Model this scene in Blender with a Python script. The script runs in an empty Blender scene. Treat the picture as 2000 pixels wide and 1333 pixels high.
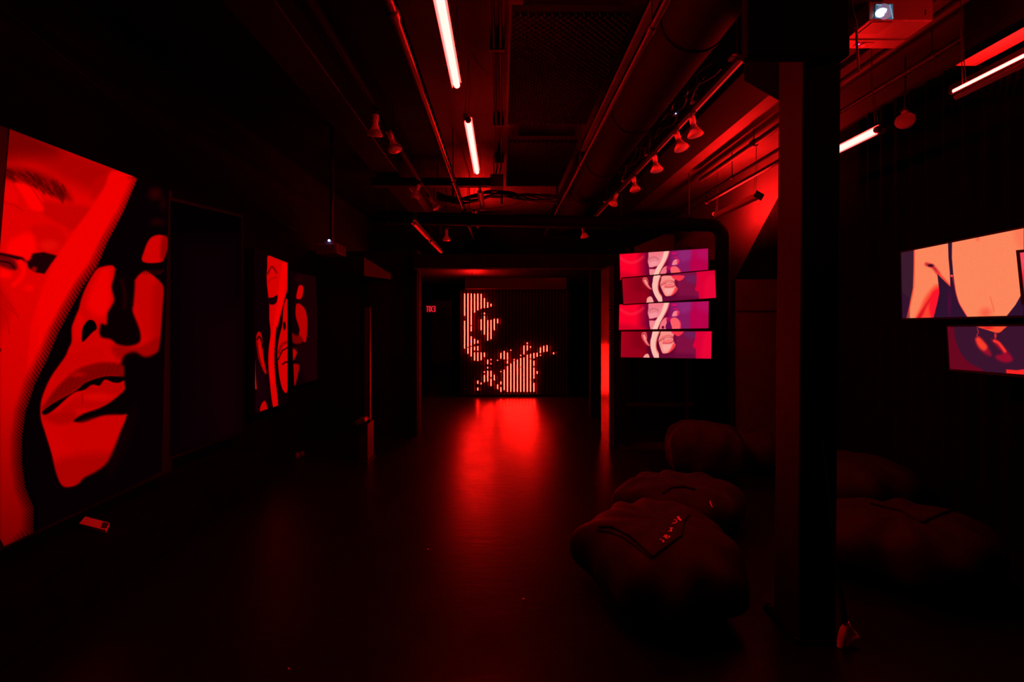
import bpy, bmesh, math, random
import numpy as np
from mathutils import Vector, Matrix
from mathutils.bvhtree import BVHTree

S = bpy.context.scene
C = S.collection
random.seed(7)
R = math.radians

# ------------------------------------------------------------------ camera, world, exposure
F, CX, CY, H = 900.0, 980.0, 620.0, 1.5
cam_d = bpy.data.cameras.new('camera')
cam = bpy.data.objects.new('camera', cam_d)
C.objects.link(cam)
cam.location = (0, 0, H)
cam.rotation_euler = (R(90), 0, 0)
cam_d.sensor_width = 36
cam_d.lens = F / 2000 * 36
cam_d.shift_x = (1000 - CX) / 2000
cam_d.shift_y = -(666.5 - CY) / 2000
cam_d.clip_start = 0.02
S.camera = cam

w = bpy.data.worlds.new('world')
S.world = w
w.use_nodes = True
w.node_tree.nodes['Background'].inputs[0].default_value = (0, 0, 0, 1)
w.node_tree.nodes['Background'].inputs[1].default_value = 0

S.view_settings.view_transform = 'Standard'
S.view_settings.look = 'None'
S.view_settings.gamma = 1
S.view_settings.exposure = 0
S.view_settings.use_curve_mapping = False
S.cycles.max_bounces = 6
S.cycles.sample_clamp_indirect = 4

TUBE = (190.0, 0.98, 0.86)          # radiance of the red tubes

# ------------------------------------------------------------------ geometry helpers
def P(px, py, Y):
    return Vector(((px - CX) / F * Y, Y, H + (CY - py) / F * Y))

def PX(px, py, X):
    return P(px, py, X * F / (px - CX))

def PZ(px, py, z):
    return P(px, py, (z - H) * F / (CY - py))

def PN(px, py, p0, n):
    o = Vector((0, 0, H))
    d = Vector(((px - CX) / F, 1, (CY - py) / F))
    return o + d * ((p0 - o).dot(n) / d.dot(n))

def wloc(o):
    v = Vector((0, 0, 0))
    while o is not None:
        v += o.location
        o = o.parent
    return v

class MB:
    def __init__(s):
        s.v, s.f = [], []

    def add(s, vs, fs):
        k = len(s.v)
        s.v += [Vector(a) for a in vs]
        s.f += [tuple(i + k for i in f) for f in fs]
        return s

    def box(s, x0, x1, y0, y1, z0, z1, rz=0, ry=0, rx=0):
        c = Vector(((x0 + x1) / 2, (y0 + y1) / 2, (z0 + z1) / 2))
        hx, hy, hz = abs(x1 - x0) / 2, abs(y1 - y0) / 2, abs(z1 - z0) / 2
        M = Matrix.Rotation(rz, 3, 'Z') @ Matrix.Rotation(ry, 3, 'Y') @ Matrix.Rotation(rx, 3, 'X')
        vs = [c + M @ Vector((a * hx, b * hy, d * hz)) for d in (-1, 1) for a, b in ((-1, -1), (1, -1), (1, 1), (-1, 1))]
        return s.add(vs, [(3, 2, 1, 0), (4, 5, 6, 7), (0, 1, 5, 4), (1, 2, 6, 5), (2, 3, 7, 6), (3, 0, 4, 7)])

    def hexa(s, a, b):
        """solid between two quads a and b"""
        return s.add(list(a) + list(b), [(3, 2, 1, 0), (4, 5, 6, 7), (0, 1, 5, 4), (1, 2, 6, 5), (2, 3, 7, 6), (3, 0, 4, 7)])

    def tube(s, path, r, n=12, cap=True):
        path = [Vector(p) for p in path]
        rs = r if isinstance(r, (list, tuple)) else [r] * len(path)
        t0 = (path[1] - path[0]).normalized()
        up = Vector((0, 0, 1)) if abs(t0.z) < .9 else Vector((1, 0, 0))
        u = t0.cross(up).normalized()
        vs, m = [], len(path)
        for i, p in enumerate(path):
            t = (path[min(i + 1, m - 1)] - path[max(i - 1, 0)]).normalized()
            u = (u - t * u.dot(t)).normalized()
            w_ = t.cross(u)
            for k in range(n):
                a = 2 * math.pi * k / n
                vs.append(p + (u * math.cos(a) + w_ * math.sin(a)) * rs[i])
        fs = [(i * n + k, i * n + (k + 1) % n, (i + 1) * n + (k + 1) % n, (i + 1) * n + k) for i in range(m - 1) for k in range(n)]
        if cap:
            fs += [tuple(range(n - 1, -1, -1)), tuple((m - 1) * n + k for k in range(n))]
        return s.add(vs, fs)

    def lathe(s, prof, org=(0, 0, 0), axis=(0, 0, 1), n=24):
        """prof: list of (radius, distance along axis)"""
        ax = Vector(axis).normalized()
        up = Vector((0, 0, 1)) if abs(ax.z) < .9 else Vector((1, 0, 0))
        u = ax.cross(up).normalized(); v = ax.cross(u)
        o = Vector(org)
        vs = [o + ax * h + (u * math.cos(2 * math.pi * k / n) + v * math.sin(2 * math.pi * k / n)) * max(r, 1e-4) for r, h in prof for k in range(n)]
        m = len(prof)
        fs = [(i * n + k, i * n + (k + 1) % n, (i + 1) * n + (k + 1) % n, (i + 1) * n + k) for i in range(m - 1) for k in range(n)]
        fs += [tuple(range(n - 1, -1, -1)), tuple((m - 1) * n + k for k in range(n))]
        return s.add(vs, fs)

    def build(s, name, mat, parent=None, smooth=False, bevel=0):
        off = wloc(parent) if parent else Vector((0, 0, 0))
        me = bpy.data.meshes.new(name)
        me.from_pydata([v - off for v in s.v], [], s.f)
        bm = bmesh.new(); bm.from_mesh(me)
        bmesh.ops.recalc_face_normals(bm, faces=bm.faces)
        bm.to_mesh(me); bm.free()
        if smooth:
            me.polygons.foreach_set('use_smooth', [True] * len(me.polygons))
        me.materials.append(mat)
        o = bpy.data.objects.new(name, me)
        C.objects.link(o)
        if parent: o.parent = parent
        if bevel:
            b = o.modifiers.new('bevel', 'BEVEL'); b.width = bevel; b.segments = 2; b.limit_method = 'ANGLE'
        if smooth and not bevel:
            o.modifiers.new('edges', 'EDGE_SPLIT').split_angle = R(40)
        return o

def tag(o, label=None, cat=None, group=None, kind=None):
    if label: o['label'] = label
    if cat: o['category'] = cat
    if group: o['group'] = group
    if kind: o['kind'] = kind
    return o

def thing(name, label, cat, loc, group=None):
    o = bpy.data.objects.new(name, None)
    o.empty_display_size = .05
    C.objects.link(o)
    o.location = loc
    return tag(o, label, cat, group)

def dup(root, loc, rot, label):
    def cp(o, parent):
        c = o.copy(); C.objects.link(c); c.parent = parent
        for ch in [x for x in list(C.objects) if x.parent == o]:
            cp(ch, c)
        return c
    r = cp(root, None)
    r.location = loc; r.rotation_euler = rot; r['label'] = label
    return r

def struct(o):
    o['kind'] = 'structure'
    return o

# ------------------------------------------------------------------ materials
def mat(name, col, rough=.6, spec=.5, metal=0, noise=0, scale=8, bump=0, bscale=60, emit=None, estr=1):
    m = bpy.data.materials.new(name); m.use_nodes = True
    nt = m.node_tree; b = nt.nodes['Principled BSDF']
    b.inputs['Base Color'].default_value = (*col, 1)
    b.inputs['Roughness'].default_value = rough
    b.inputs['Metallic'].default_value = metal
    b.inputs['Specular IOR Level'].default_value = spec
    tc = nt.nodes.new('ShaderNodeTexCoord')
    if noise:
        n = nt.nodes.new('ShaderNodeTexNoise'); n.inputs['Scale'].default_value = scale; n.inputs['Detail'].default_value = 6
        r_ = nt.nodes.new('ShaderNodeValToRGB')
        r_.color_ramp.elements[0].position = .3; r_.color_ramp.elements[1].position = .7
        r_.color_ramp.elements[0].color = (*[c * (1 - noise) for c in col], 1)
        r_.color_ramp.elements[1].color = (*[min(1, c * (1 + noise)) for c in col], 1)
        nt.links.new(tc.outputs['Object'], n.inputs['Vector']); nt.links.new(n.outputs['Fac'], r_.inputs[0])
        nt.links.new(r_.outputs[0], b.inputs['Base Color'])
    if bump:
        n = nt.nodes.new('ShaderNodeTexNoise'); n.inputs['Scale'].default_value = bscale; n.inputs['Detail'].default_value = 4
        bp = nt.nodes.new('ShaderNodeBump'); bp.inputs['Strength'].default_value = bump; bp.inputs['Distance'].default_value = .01
        nt.links.new(tc.outputs['Object'], n.inputs['Vector']); nt.links.new(n.outputs['Fac'], bp.inputs['Height']); nt.links.new(bp.outputs[0], b.inputs['Normal'])
    if emit:
        b.inputs['Emission Color'].default_value = (*emit, 1); b.inputs['Emission Strength'].default_value = estr
    return m

def emis(name, col, st=1):
    m = bpy.data.materials.new(name); m.use_nodes = True
    nt = m.node_tree; nt.nodes.clear()
    e = nt.nodes.new('ShaderNodeEmission'); e.inputs[0].default_value = (*col, 1); e.inputs[1].default_value = st
    o = nt.nodes.new('ShaderNodeOutputMaterial'); nt.links.new(e.outputs[0], o.inputs[0])
    return m

M = {}
M['tube'] = emis('red_tube_glow', TUBE)
M['tube_strong'] = emis('red_tube_glow_strong', (540.0, 3.4, 3.0))
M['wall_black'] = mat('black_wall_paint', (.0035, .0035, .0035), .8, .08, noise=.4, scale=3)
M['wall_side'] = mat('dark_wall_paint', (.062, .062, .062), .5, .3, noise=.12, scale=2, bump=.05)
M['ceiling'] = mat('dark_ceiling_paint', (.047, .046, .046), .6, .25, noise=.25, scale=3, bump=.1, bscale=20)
M['steel_black'] = mat('black_painted_steel', (.007, .007, .007), .5, .25, noise=.3, scale=12)
M['steel_column'] = mat('column_paint', (.006, .006, .006), .6, .1, noise=.2, scale=9, bump=.05)
M['pipe'] = mat('dark_pipe', (.014, .014, .014), .42, .2, metal=.15, noise=.2, scale=10)
M['duct'] = mat('dark_duct', (.004, .004, .004), .7, .04, metal=.0, noise=.3, scale=6, bump=.1, bscale=8)
M['tray'] = mat('cable_tray_black', (.01, .01, .01), .6, .3, noise=.2)
M['cable'] = mat('black_cable', (.012, .012, .012), .45, .4, noise=.1)
M['foam'] = mat('charcoal_acoustic_foam', (.010, .0098, .0098), .95, .05, noise=.3, scale=30)
M['housing'] = mat('tube_housing', (.25, .25, .26), .4, .5, noise=.05)
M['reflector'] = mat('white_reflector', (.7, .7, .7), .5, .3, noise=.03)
M['lamp_white'] = mat('pale_lamp_body', (.85, .84, .84), .45, .4, noise=.05)
M['lamp_face'] = mat('frosted_lamp_face', (.85, .84, .84), .25, .5, noise=.05)
M['projector'] = mat('white_projector_plastic', (.09, .09, .098), .5, .4, noise=.04)
M['grey_dark'] = mat('dark_grey_plastic', (.04, .04, .045), .5, .4, noise=.1)
M['bag'] = mat('black_nylon_fabric', (.013, .0125, .0125), .75, .15, noise=.3, scale=7, bump=.35, bscale=26)
M['bag_cord'] = mat('black_webbing', (.008, .008, .008), .8, .1, noise=.2)
M['ink'] = mat('white_print', (.85, .83, .83), .6, .3, noise=.05)
M['bezel'] = mat('screen_bezel_black', (.006, .006, .006), .5, .3, noise=.1)
M['paper'] = mat('pale_paper', (.7, .68, .68), .7, .2, noise=.05, bump=.2)
M['stand_grey'] = mat('stand_grey', (.013, .013, .013), .5, .3, noise=.1)
M['dimpanel'] = mat('grey_board', (.055, .055, .055), .6, .3, noise=.15, scale=5)
M['post_gloss'] = mat('satin_grey_trim', (.03, .028, .028), .22, .22, metal=0, noise=.12, scale=14)
M['drape'] = mat('black_drape', (.004, .004, .004), .95, .02, noise=.3)

def floor_mat():
    m = bpy.data.materials.new('polished_concrete_floor'); m.use_nodes = True
    nt = m.node_tree; b = nt.nodes['Principled BSDF']; L = nt.links
    tc = nt.nodes.new('ShaderNodeTexCoord')
    n1 = nt.nodes.new('ShaderNodeTexNoise'); n1.inputs['Scale'].default_value = 1.6; n1.inputs['Detail'].default_value = 8
    r1 = nt.nodes.new('ShaderNodeValToRGB')
    r1.color_ramp.elements[0].color = (.003, .003, .003, 1); r1.color_ramp.elements[1].color = (.0075, .0075, .0075, 1)
    L.new(tc.outputs['Object'], n1.inputs['Vector']); L.new(n1.outputs['Fac'], r1.inputs[0]); L.new(r1.outputs[0], b.inputs['Base Color'])
    n2 = nt.nodes.new('ShaderNodeTexNoise'); n2.inputs['Scale'].default_value = 4; n2.inputs['Detail'].default_value = 6
    mr = nt.nodes.new('ShaderNodeMapRange'); mr.inputs['To Min'].default_value = .24; mr.inputs['To Max'].default_value = .38
    L.new(tc.outputs['Object'], n2.inputs['Vector']); L.new(n2.outputs['Fac'], mr.inputs['Value']); L.new(mr.outputs[0], b.inputs['Roughness'])
    mp = nt.nodes.new('ShaderNodeMapping'); mp.inputs['Scale'].default_value = (5, 16, 5)
    n3 = nt.nodes.new('ShaderNodeTexNoise'); n3.inputs['Scale'].default_value = 1.5; n3.inputs['Detail'].default_value = 8; n3.inputs['Distortion'].default_value = .6
    bp = nt.nodes.new('ShaderNodeBump'); bp.inputs['Strength'].default_value = .07; bp.inputs['Distance'].default_value = .02
    L.new(tc.outputs['Object'], mp.inputs[0]); L.new(mp.outputs[0], n3.inputs['Vector']); L.new(n3.outputs['Fac'], bp.inputs['Height']); L.new(bp.outputs[0], b.inputs['Normal'])
    b.inputs['Specular IOR Level'].default_value = .09
    return m
M['floor'] = floor_mat()

def pic_mat():
    m = bpy.data.materials.new('lit_picture'); m.use_nodes = True
    nt = m.node_tree; nt.nodes.clear()
    a = nt.nodes.new('ShaderNodeAttribute'); a.attribute_name = 'picture'
    e = nt.nodes.new('ShaderNodeEmission'); e.inputs[1].default_value = 1
    o = nt.nodes.new('ShaderNodeOutputMaterial')
    nt.links.new(a.outputs['Color'], e.inputs[0]); nt.links.new(e.outputs[0], o.inputs[0])
    return m
M['picture'] = pic_mat()

# ------------------------------------------------------------------ setting
XL, XR, YB, YN, ZC = -2.5, 3.35, 15.0, -1.2, 3.5
struct(MB().box(XL - .1, 3.45, YN, YB, -.1, 0).build('floor', M['floor']))
struct(MB().box(XL - .1, 3.45, YN, 8.95, ZC, ZC + .1).build('ceiling', M['ceiling']))
struct(MB().box(XL - .1, 3.45, 8.96, YB, 2.5, 2.6).build('ceiling', M['ceiling']))
struct(MB().box(XL - .1, 3.45, 8.90, 8.95, 2.6, ZC).build('wall_upper', M['wall_black']))
struct(MB().box(XL, -.66, YN, 8.9, 3.40, 3.499).build('ceiling', M['wall_black']))  # black sheet added under the left ceiling in place of shade
struct(MB().box(.92, 1.75, YN, 8.9, 3.46, 3.499).build('ceiling', M['wall_black']))  # black sheet added for the unlit ceiling between duct and beam
struct(MB().box(XL - .1, XL, YN, YB, 0, ZC).build('wall_left', M['wall_black']))
struct(MB().box(XR, XR + .1, YN, YB, 0, ZC).build('wall_right', M['wall_side']))
struct(MB().box(XL - .1, 3.45, YB, YB + .1, 0, 2.5).build('wall_back', M['wall_black']))
struct(MB().box(XL - .1, 3.45, YN - .1, YN, 0, ZC).build('wall_front', M['wall_black']))
# header over the opening, the wall left of it, and the far partition to its right
struct(MB().box(-1.08, 1.45, 5.62, 5.80, 2.10, 2.27).build('trim_1', M['drape']))
struct(MB().box(XL, -1.08, 6.0, 6.15, 0, 2.36).build('wall_partition', M['wall_black']))
struct(MB().box(-1.13, -1.07, 5.80, 6.0, 0, 2.36).build('trim_2', M['drape']))
struct(MB().box(1.33, XR, 6.9, 7.0, 0, 2.36).build('wall_partition', M['drape']))
o = struct(MB().box(1.25, 1.31, 5.37, 5.80, 0, 2.10).build('trim_3', M['post_gloss'], bevel=.003))
o = struct(MB().box(1.312, 1.46, 5.38, 5.80, 0, 2.10).build('trim_4', M['wall_black']))
d = struct(MB().box(-2.25, -1.62, 14.93, 14.99, 0, 2.05).build('door_1', mat('grey_blue_door', (.10, .12, .16), .5, .3, noise=.1), bevel=.004))
MB().box(-2.10, -1.78, 14.90, 14.932, 1.2, 1.8).build('door_panel', M['dimpanel'], d)
MB().tube([(-1.69, 14.93, 1.02), (-1.69, 14.87, 1.02), (-1.80, 14.87, 1.02)], .012).build('door_handle', M['pipe'], d, True)

# ------------------------------------------------------------------ tube lights
def tube_light(label, X, Z, y0, y1, r=.02, lit=True, aim=0, wires=True, group='red tube lights under the ceiling', wing=.034, top=ZC, core='tube'):
    """aim: direction the reflector faces, degrees from straight down towards +X"""
    Z += H
    t = thing('tube_light', label, 'tube light', (X, y0, Z), group)
    a = R(aim)
    dn = Vector((math.sin(a), 0, -math.cos(a)))        # facing direction
    sd = Vector((math.cos(a), 0, math.sin(a)))
    c = Vector((X, 0, Z))
    MB().tube([c + Vector((0, y0 + .012, 0)), c + Vector((0, y1 - .012, 0))], r, 20).build('glowing_tube', M[core] if lit else M['lamp_face'], t, True)
    m = MB()  # wings added to catch light as a red halo beside the tube
    for s_ in (-1, 1):
        q0 = c - dn * (r + .004); q1 = c - dn * (r * .15) + sd * wing * s_
        th = -dn * .004
        A = [q0 + Vector((0, y0, 0)), q1 + Vector((0, y0, 0)), q1 + Vector((0, y1, 0)), q0 + Vector((0, y1, 0))]
        m.hexa(A, [p + th for p in A])
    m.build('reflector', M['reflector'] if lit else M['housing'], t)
    b = c - dn * (r + .024)
    hw = .016
    A = [b + sd * hw + dn * .012, b - sd * hw + dn * .012, b - sd * hw - dn * .012, b + sd * hw - dn * .012]
    MB().hexa([p + Vector((0, y0, 0)) for p in A], [p + Vector((0, y1, 0)) for p in A]).build('housing', M['housing'], t, bevel=.002)
    for yy, s_ in ((y0, -1), (y1, 1)):
        MB().lathe([(r * 1.05, 0), (r * 1.15, .004), (r * 1.15, .02), (r * .6, .026)], c + Vector((0, yy - s_ * .012, 0)), (0, s_, 0)).build('end_cap', M['grey_dark'], t, True)
    if core == 'tube_strong':
        for yy in (y0 - .016, y1 + .012):
            E = [c - dn * (r + .03) - sd * wing, c - dn * (r + .03) + sd * wing, c + dn * r * 1.4 + sd * wing, c + dn * r * 1.4 - sd * wing]
            MB().hexa([q + Vector((0, yy, 0)) for q in E], [q + Vector((0, yy + .004, 0)) for q in E]).build('end_plate', M['grey_dark'], t)  # plates added to hide the bright ends of the trough
    if wires:
        for yy in (y0 + .05, y1 - .05):
            for s_ in (-1, 1):
                MB().tube([b + Vector((0, yy, 0)) + Vector((s_ * .012, 0, 0)), Vector((X + s_ * .012, yy + .01 * s_, (Z + top) / 2)), Vector((X, yy, top - .012)), Vector((X, yy, top))], .0018, 6).build('hanging_wire', M['cable'], t)
    return t

tube_light('lit red tube light nearest the camera, cut by the top edge of the photo', -.29, 1.5, 1.79, 2.99, aim=30)
tube_light('lit red tube light hanging beyond the nearest one, beside the foam panels', -.255, 1.5, 3.50, 4.78, aim=30)
tube_light('unlit tube light hanging above the cross pipe, dull red body', -.262, 1.5, 5.50, 6.56, r=.016, lit=False)
tube_light('thin lit red tube light at the upper right edge of the photo', 2.60, 1.3, 1.45, 2.66, r=.012, wing=.015, aim=-140)
tube_light('lit red tube light half hidden behind the black column', 2.60, 1.3, 3.19, 4.22, aim=-95)
tube_light('red tube light turned toward the right wall, back of its housing facing out', 2.90, 1.38, 5.20, 6.24, aim=150, wing=.05, core='tube_strong')
tube_light('nearer of two dull red tube lights in line beyond the left lamp track', -1.03, 1.10, 5.42, 6.55, r=.014, lit=False, group=None)
tube_light('farther of two dull red tube lights in line beyond the left lamp track', -1.03, 1.10, 6.66, 7.85, r=.014, lit=False, group=None)
tube_light('unseen red tube light added behind the glowing bar wall', -.62, .66, 9.6, 10.8, top=2.5, group=None, aim=180)  # unseen lamp added to light the far ceiling
tube_light('red tube light added over the cross pipe to light the ceiling', -.42, 1.62, 7.0, 8.1, aim=180, group=None)  # extra lamp added for the red patch on the ceiling

# ------------------------------------------------------------------ overhead services
def pipe(name, label, cat, pts, r, m='pipe', couplings=(), group=None):
    t = thing(name, label, cat, pts[0], group)
    MB().tube(pts, r, 16).build('pipe_run', M[m], t, True)
    for y in couplings:
        a, b = Vector(pts[0]), Vector(pts[-1]); k = (y - a.y) / (b.y - a.y) if abs(b.y - a.y) > .5 else y
        c = a.lerp(b, k); dr = (b - a).normalized()
        MB().lathe([(r, -.03), (r * 1.35, -.025), (r * 1.35, .025), (r, .03)], c, dr, 16).build('coupling', M[m], t, True)
        if abs(dr.z) < .5 and c.z < ZC - r:
            MB().tube([c, (c.x, c.y, ZC)], .005, 8).build('hanger_rod', M['tray'], t)
    return t

pipe('ceiling_pipe', 'long straight pipe running left of the hanging red tubes', 'pipe', [(-.52, .9, H + 1.45), (-.52, 8.85, H + 1.45)], .024, couplings=(2.2, 4.9, 7.0))
pipe('ceiling_pipe', 'shiny pipe running right of the foam panels', 'pipe', [(.78, 1.0, H + 1.5), (.78, 8.85, H + 1.5)], .016, couplings=(2.4, 4.6, 6.4))
t = thing('conduit', 'pair of thin vertical-looking conduits left of the foam panels', 'conduit', (-.02, 1.2, H + 1.93))
for dx in (-.035, .012):
    MB().tube([(dx - .02, 1.2, H + 1.93), (dx - .02, 5.9, H + 1.93), (dx - .05, 6.05, H + 1.85), (dx - .06, 6.08, H + 1.70)], .011, 12).build('conduit_run', M['pipe'], t, True)
for y in (2.2, 3.3, 4.6, 5.7):
    MB().box(-.085, .022, y, y + .025, H + 1.915, ZC).build('strap', M['tray'], t)

pipe('ceiling_pipe', 'thin pipe high on the right wall beside the glowing ceiling', 'pipe', [(2.80, 1.2, H + 1.70), (2.80, 8.8, H + 1.70)], .018, couplings=(3.0, 5.6))
pipe('ceiling_pipe', 'lower of the paired pipes beside the glowing ceiling', 'pipe', [(2.84, 4.6, H + 1.60), (2.84, 8.8, H + 1.60)], .024, couplings=(6.4,))
pipe('ceiling_pipe', 'black bar crossing in front of the brightest ceiling glow', 'pipe', [(2.68, 2.6, H + 1.85), (2.68, 6.2, H + 1.85)], .03, 'tray', couplings=(4.9,))
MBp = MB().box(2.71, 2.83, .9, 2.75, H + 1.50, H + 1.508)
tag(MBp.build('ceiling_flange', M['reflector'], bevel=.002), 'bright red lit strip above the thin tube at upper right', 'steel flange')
tag(MB().box(2.75, 2.79, .9, 2.74, H + 1.509, ZC).build('flange_web', M['drape']), 'black web holding the lit strip at upper right', 'steel beam')
tag(MB().box(1.75, 2.15, .6, 8.8, H + 1.78, ZC).build('ceiling_beam', mat('beam_paint', (.0045, .0045, .0045), .75, .06, noise=.25, scale=4), bevel=.01), 'wide dark ceiling beam right of the lamp track', 'ceiling beam')
tag(MB().box(-1.55, -1.25, .3, 8.8, H + 1.75, ZC).build('ceiling_beam', M['steel_black'], bevel=.01), 'black ceiling beam left of the left lamp track', 'ceiling beam')

# big round duct
t = thing('air_duct', 'large round black duct running between foam panels and lamp track', 'duct', (1.13, .4, H + 1.75))
MB().tube([(1.13, .4, H + 1.75), (1.13, 8.8, H + 1.75)], .195, 40).build('duct_body', M['duct'], t, True)
for y in (1.5, 2.7, 3.9, 5.1, 6.3, 7.5):
    MB().tube([(1.13, y, H + 1.75), (1.13, y + .03, H + 1.75)], .203, 40).build('duct_joint', M['duct'], t, True)
    MB().box(1.12, 1.14, y, y + .02, H + 1.94, H + 1.96).build('strap', M['tray'], t)

tag(MB().box(.855, .905, .5, 5.0, H + 1.80, H + 1.83).build('duct_sheen_strip', mat('sheen_grey', (.05, .05, .05), .5, .3, noise=.3, scale=4), bevel=.003), 'added strip giving the round duct a dull red sheen on its left side', 'sheen strip')  # added lighter strip stands in for light along the duct's side
# cross pipe with elbow
PYC = 6.4
pts = [(-1.72, PYC, H + 1.385), (2.88, PYC, H + 1.28)]
for k in range(1, 9):
    a = R(90 * k / 8)
    pts.append((2.88 + .18 * math.sin(a), PYC, H + 1.10 + .18 * math.cos(a)))
pts.append((3.02, PYC, .02))
t = thing('cross_pipe', 'thick black pipe crossing the room and bending down at right', 'pipe', (3.02, PYC, .0))
MB().tube(pts, .087, 24).build('pipe_run', M['duct'], t, True)
MB().box(-.34, .19, PYC - .10, PYC + .08, H + 1.40, H + 1.455).build('junction_box', M['tray'], t, bevel=.004)
for x in (-1.6, -.45, 1.66, 2.6):
    zc_ = H + 1.385 - (x + 1.72) * .0228
    MB().lathe([(.088, -.03), (.102, -.026), (.102, .026), (.088, .03)], (x, PYC, zc_), (1, 0, -.0231)).build('coupling', M['duct'], t, True)
    MB().tube([(x, PYC, zc_ + .05), (x, PYC, ZC)], .007, 8).build('hanger_rod', M['tray'], t)

t = thing('cable_tray', 'black cable tray crossing below the ceiling behind the second tube', 'cable tray', (-1.62, 5.75, H + 1.62))
MB().box(-1.62, .02, 5.70, 5.80, H + 1.63, H + 1.73).build('tray', M['tray'], t, bevel=.004)
MB().box(-.14, .02, 5.66, 5.84, H + 1.61, H + 1.76).build('junction_box', M['tray'], t, bevel=.004)
for x in (-1.4, -.8, -.1):
    MB().tube([(x, 5.75, H + 1.73), (x, 5.75, ZC)], .006, 8).build('hanger_rod', M['tray'], t)
t = thing('cable_bundle', 'black cables sagging across the room between tray and cross pipe', 'cables', (-1.9, 6.45, H + 1.62))
for k in range(6):
    ph = random.random() * 6
    pp = [(-.93 + 1.74 * i / 24, 6.62 + .03 * math.sin(k), H + 1.70 + .03 * math.sin(i * .55 + ph) + .012 * k - .04 * math.sin(i * .35)) for i in range(25)]
    MB().tube(pp, .016, 8).build('cable', M['cable'], t, True)
for x in (-.7, .0, .79):
    MB().tube([(x, 6.62, H + 1.63), (x, 6.62, ZC)], .016, 8).build('hanger_rod', M['tray'], t)

# loose wires under the ceiling
def wire(label, a, b, sag, r=.003, n=16):
    pp = []
    for i in range(n + 1):
        k = i / n
        p = Vector(a).lerp(Vector(b), k); p.z -= sag * 4 * k * (1 - k)
        pp.append(p)
    return tag(MB().tube(pp, r, 6).build('loose_wire', M['cable'], None, True), label, 'wire')
wire('thin wire slanting right from the near red tube to the conduits', (-.24, 2.55, ZC - .03), (-.10, 2.75, ZC - .10), .02)
wire('thin wire slanting right from the second red tube to the conduits', (-.22, 3.45, ZC - .02), (-.10, 3.62, ZC - .09), .02)
wire('thin wire under the ceiling just right of the second tube', (-.20, 4.9, H + 1.90), (-.10, 5.3, H + 1.80), .02)
wire('wire drooping between cable bundle and cross pipe', (-.8, 6.2, H + 1.5), (.4, 6.3, H + 1.62), .09)
wire('thin wire slung high along the left wall', (XL + .01, 1.9, 3.15), (XL + .01, 5.6, 2.55), .10)

# foam panels
def foam(label, x0, x1, y0, y1, z, th=.06, per=.048, amp=.02, group='dark foam panels under the ceiling'):
    nx, ny = int((x1 - x0) / per * 6), int((y1 - y0) / per * 6)
    vs = []
    for j in range(ny + 1):
        for i in range(nx + 1):
            x = x0 + (x1 - x0) * i / nx; y = y0 + (y1 - y0) * j / ny
            hgt = amp * math.cos(2 * math.pi * (x - x0) / per) * math.cos(2 * math.pi * (y - y0) / per)
            vs.append(Vector((x, y, z + hgt)))
    n = nx + 1
    fs = [(j * n + i, j * n + i + 1, (j + 1) * n + i + 1, (j + 1) * n + i) for j in range(ny) for i in range(nx)]
    t = thing('acoustic_panel', label, 'acoustic panel', (x0, y0, z), group)
    MB().add(vs, fs).build('egg_crate_foam', M['foam'], t)
    MB().box(x0, x1, y0, y1, z + .021, z + th).build('backing_board', M['tray'], t)
    for x in (x0 + .08, x1 - .08):
        for y in (y0 + .12, y1 - .12):
            MB().tube([(x, y, z + th), (x, y, ZC)], .004, 6).build('hanger_rod', M['tray'], t)
    return t
foam('nearer foam panel under the ceiling, dimpled underside', .06, .80, 2.80, 4.38, H + 1.84)
foam('farther foam panel under the ceiling, beyond the first', .06, .78, 4.72, 6.30, H + 1.80)
foam('foam panel at the far right edge beside the thin tube', 2.86, 3.25, 1.6, 2.95, H + 1.42, group=None)

# ------------------------------------------------------------------ lamp tracks
def make_par(label, cat='spot lamp'):
    t = thing('track_lamp', label, cat, (0, 0, 0), 'pale spot lamps on the right track')
    # local: hangs along -Z from the track at origin
    MB().tube([(0, 0, 0), (0, 0, -.035)], .008, 10).build('stem', M['grey_dark'], t, True)
    MB().box(-.03, .03, -.022, .022, -.014, .0).build('track_adapter', M['grey_dark'], t, bevel=.003)
    MB().lathe([(.016, -.03), (.023, -.036), (.024, -.085), (.019, -.092)], (0, 0, 0), (0, 0, 1), 20).build('socket', M['lamp_white'], t, True)
    b = MB().lathe([(.017, -.092), (.021, -.100), (.025, -.118), (.040, -.145), (.056, -.168), (.061, -.182), (.060, -.188)], (0, 0, 0), (0, 0, 1), 28).build('bulb', M['lamp_white'], t, True)
    MB().lathe([(.058, -.1885), (.052, -.194), (.03, -.199), (.001, -.200)], (0, 0, 0), (0, 0, 1), 28).build('lens_face', M['lamp_face'], b, True)
    return t

t = thing('lamp_track', 'long lamp track carrying the row of pale spot lamps', 'lamp track', (1.5, 2.9, H + 1.62))
MB().box(1.482, 1.518, 2.9, 7.6, H + 1.62, H + 1.65).build('rail', M['grey_dark'], t, bevel=.002)
MB().box(1.515, 1.545, 2.9, 7.6, H + 1.63, H + 1.665).build('lit_edge_strip', M['lamp_white'], t, bevel=.002)  # white strip stands in for light along the rail's right edge
for y in (2.95, 3.55, 4.7, 5.6, 6.6):
    MB().tube([(1.5, y, H + 1.65), (1.5, y, ZC)], .006, 8).build('hanger_rod', M['tray'], t)
    MB().box(1.46, 1.54, y - .03, y + .03, H + 1.651, H + 1.672).build('clamp', M['lamp_white'], t, bevel=.003)
spots = [(1295, 222, 1.6, (2, -12)), (1275, 255, 1.6, (-4, -16)), (1247, 300, 1.6, (-4, -8)), (1212, 343, 1.6, (-4, -6)), (1192, 376, 1.6, (-10, 22))]
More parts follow.
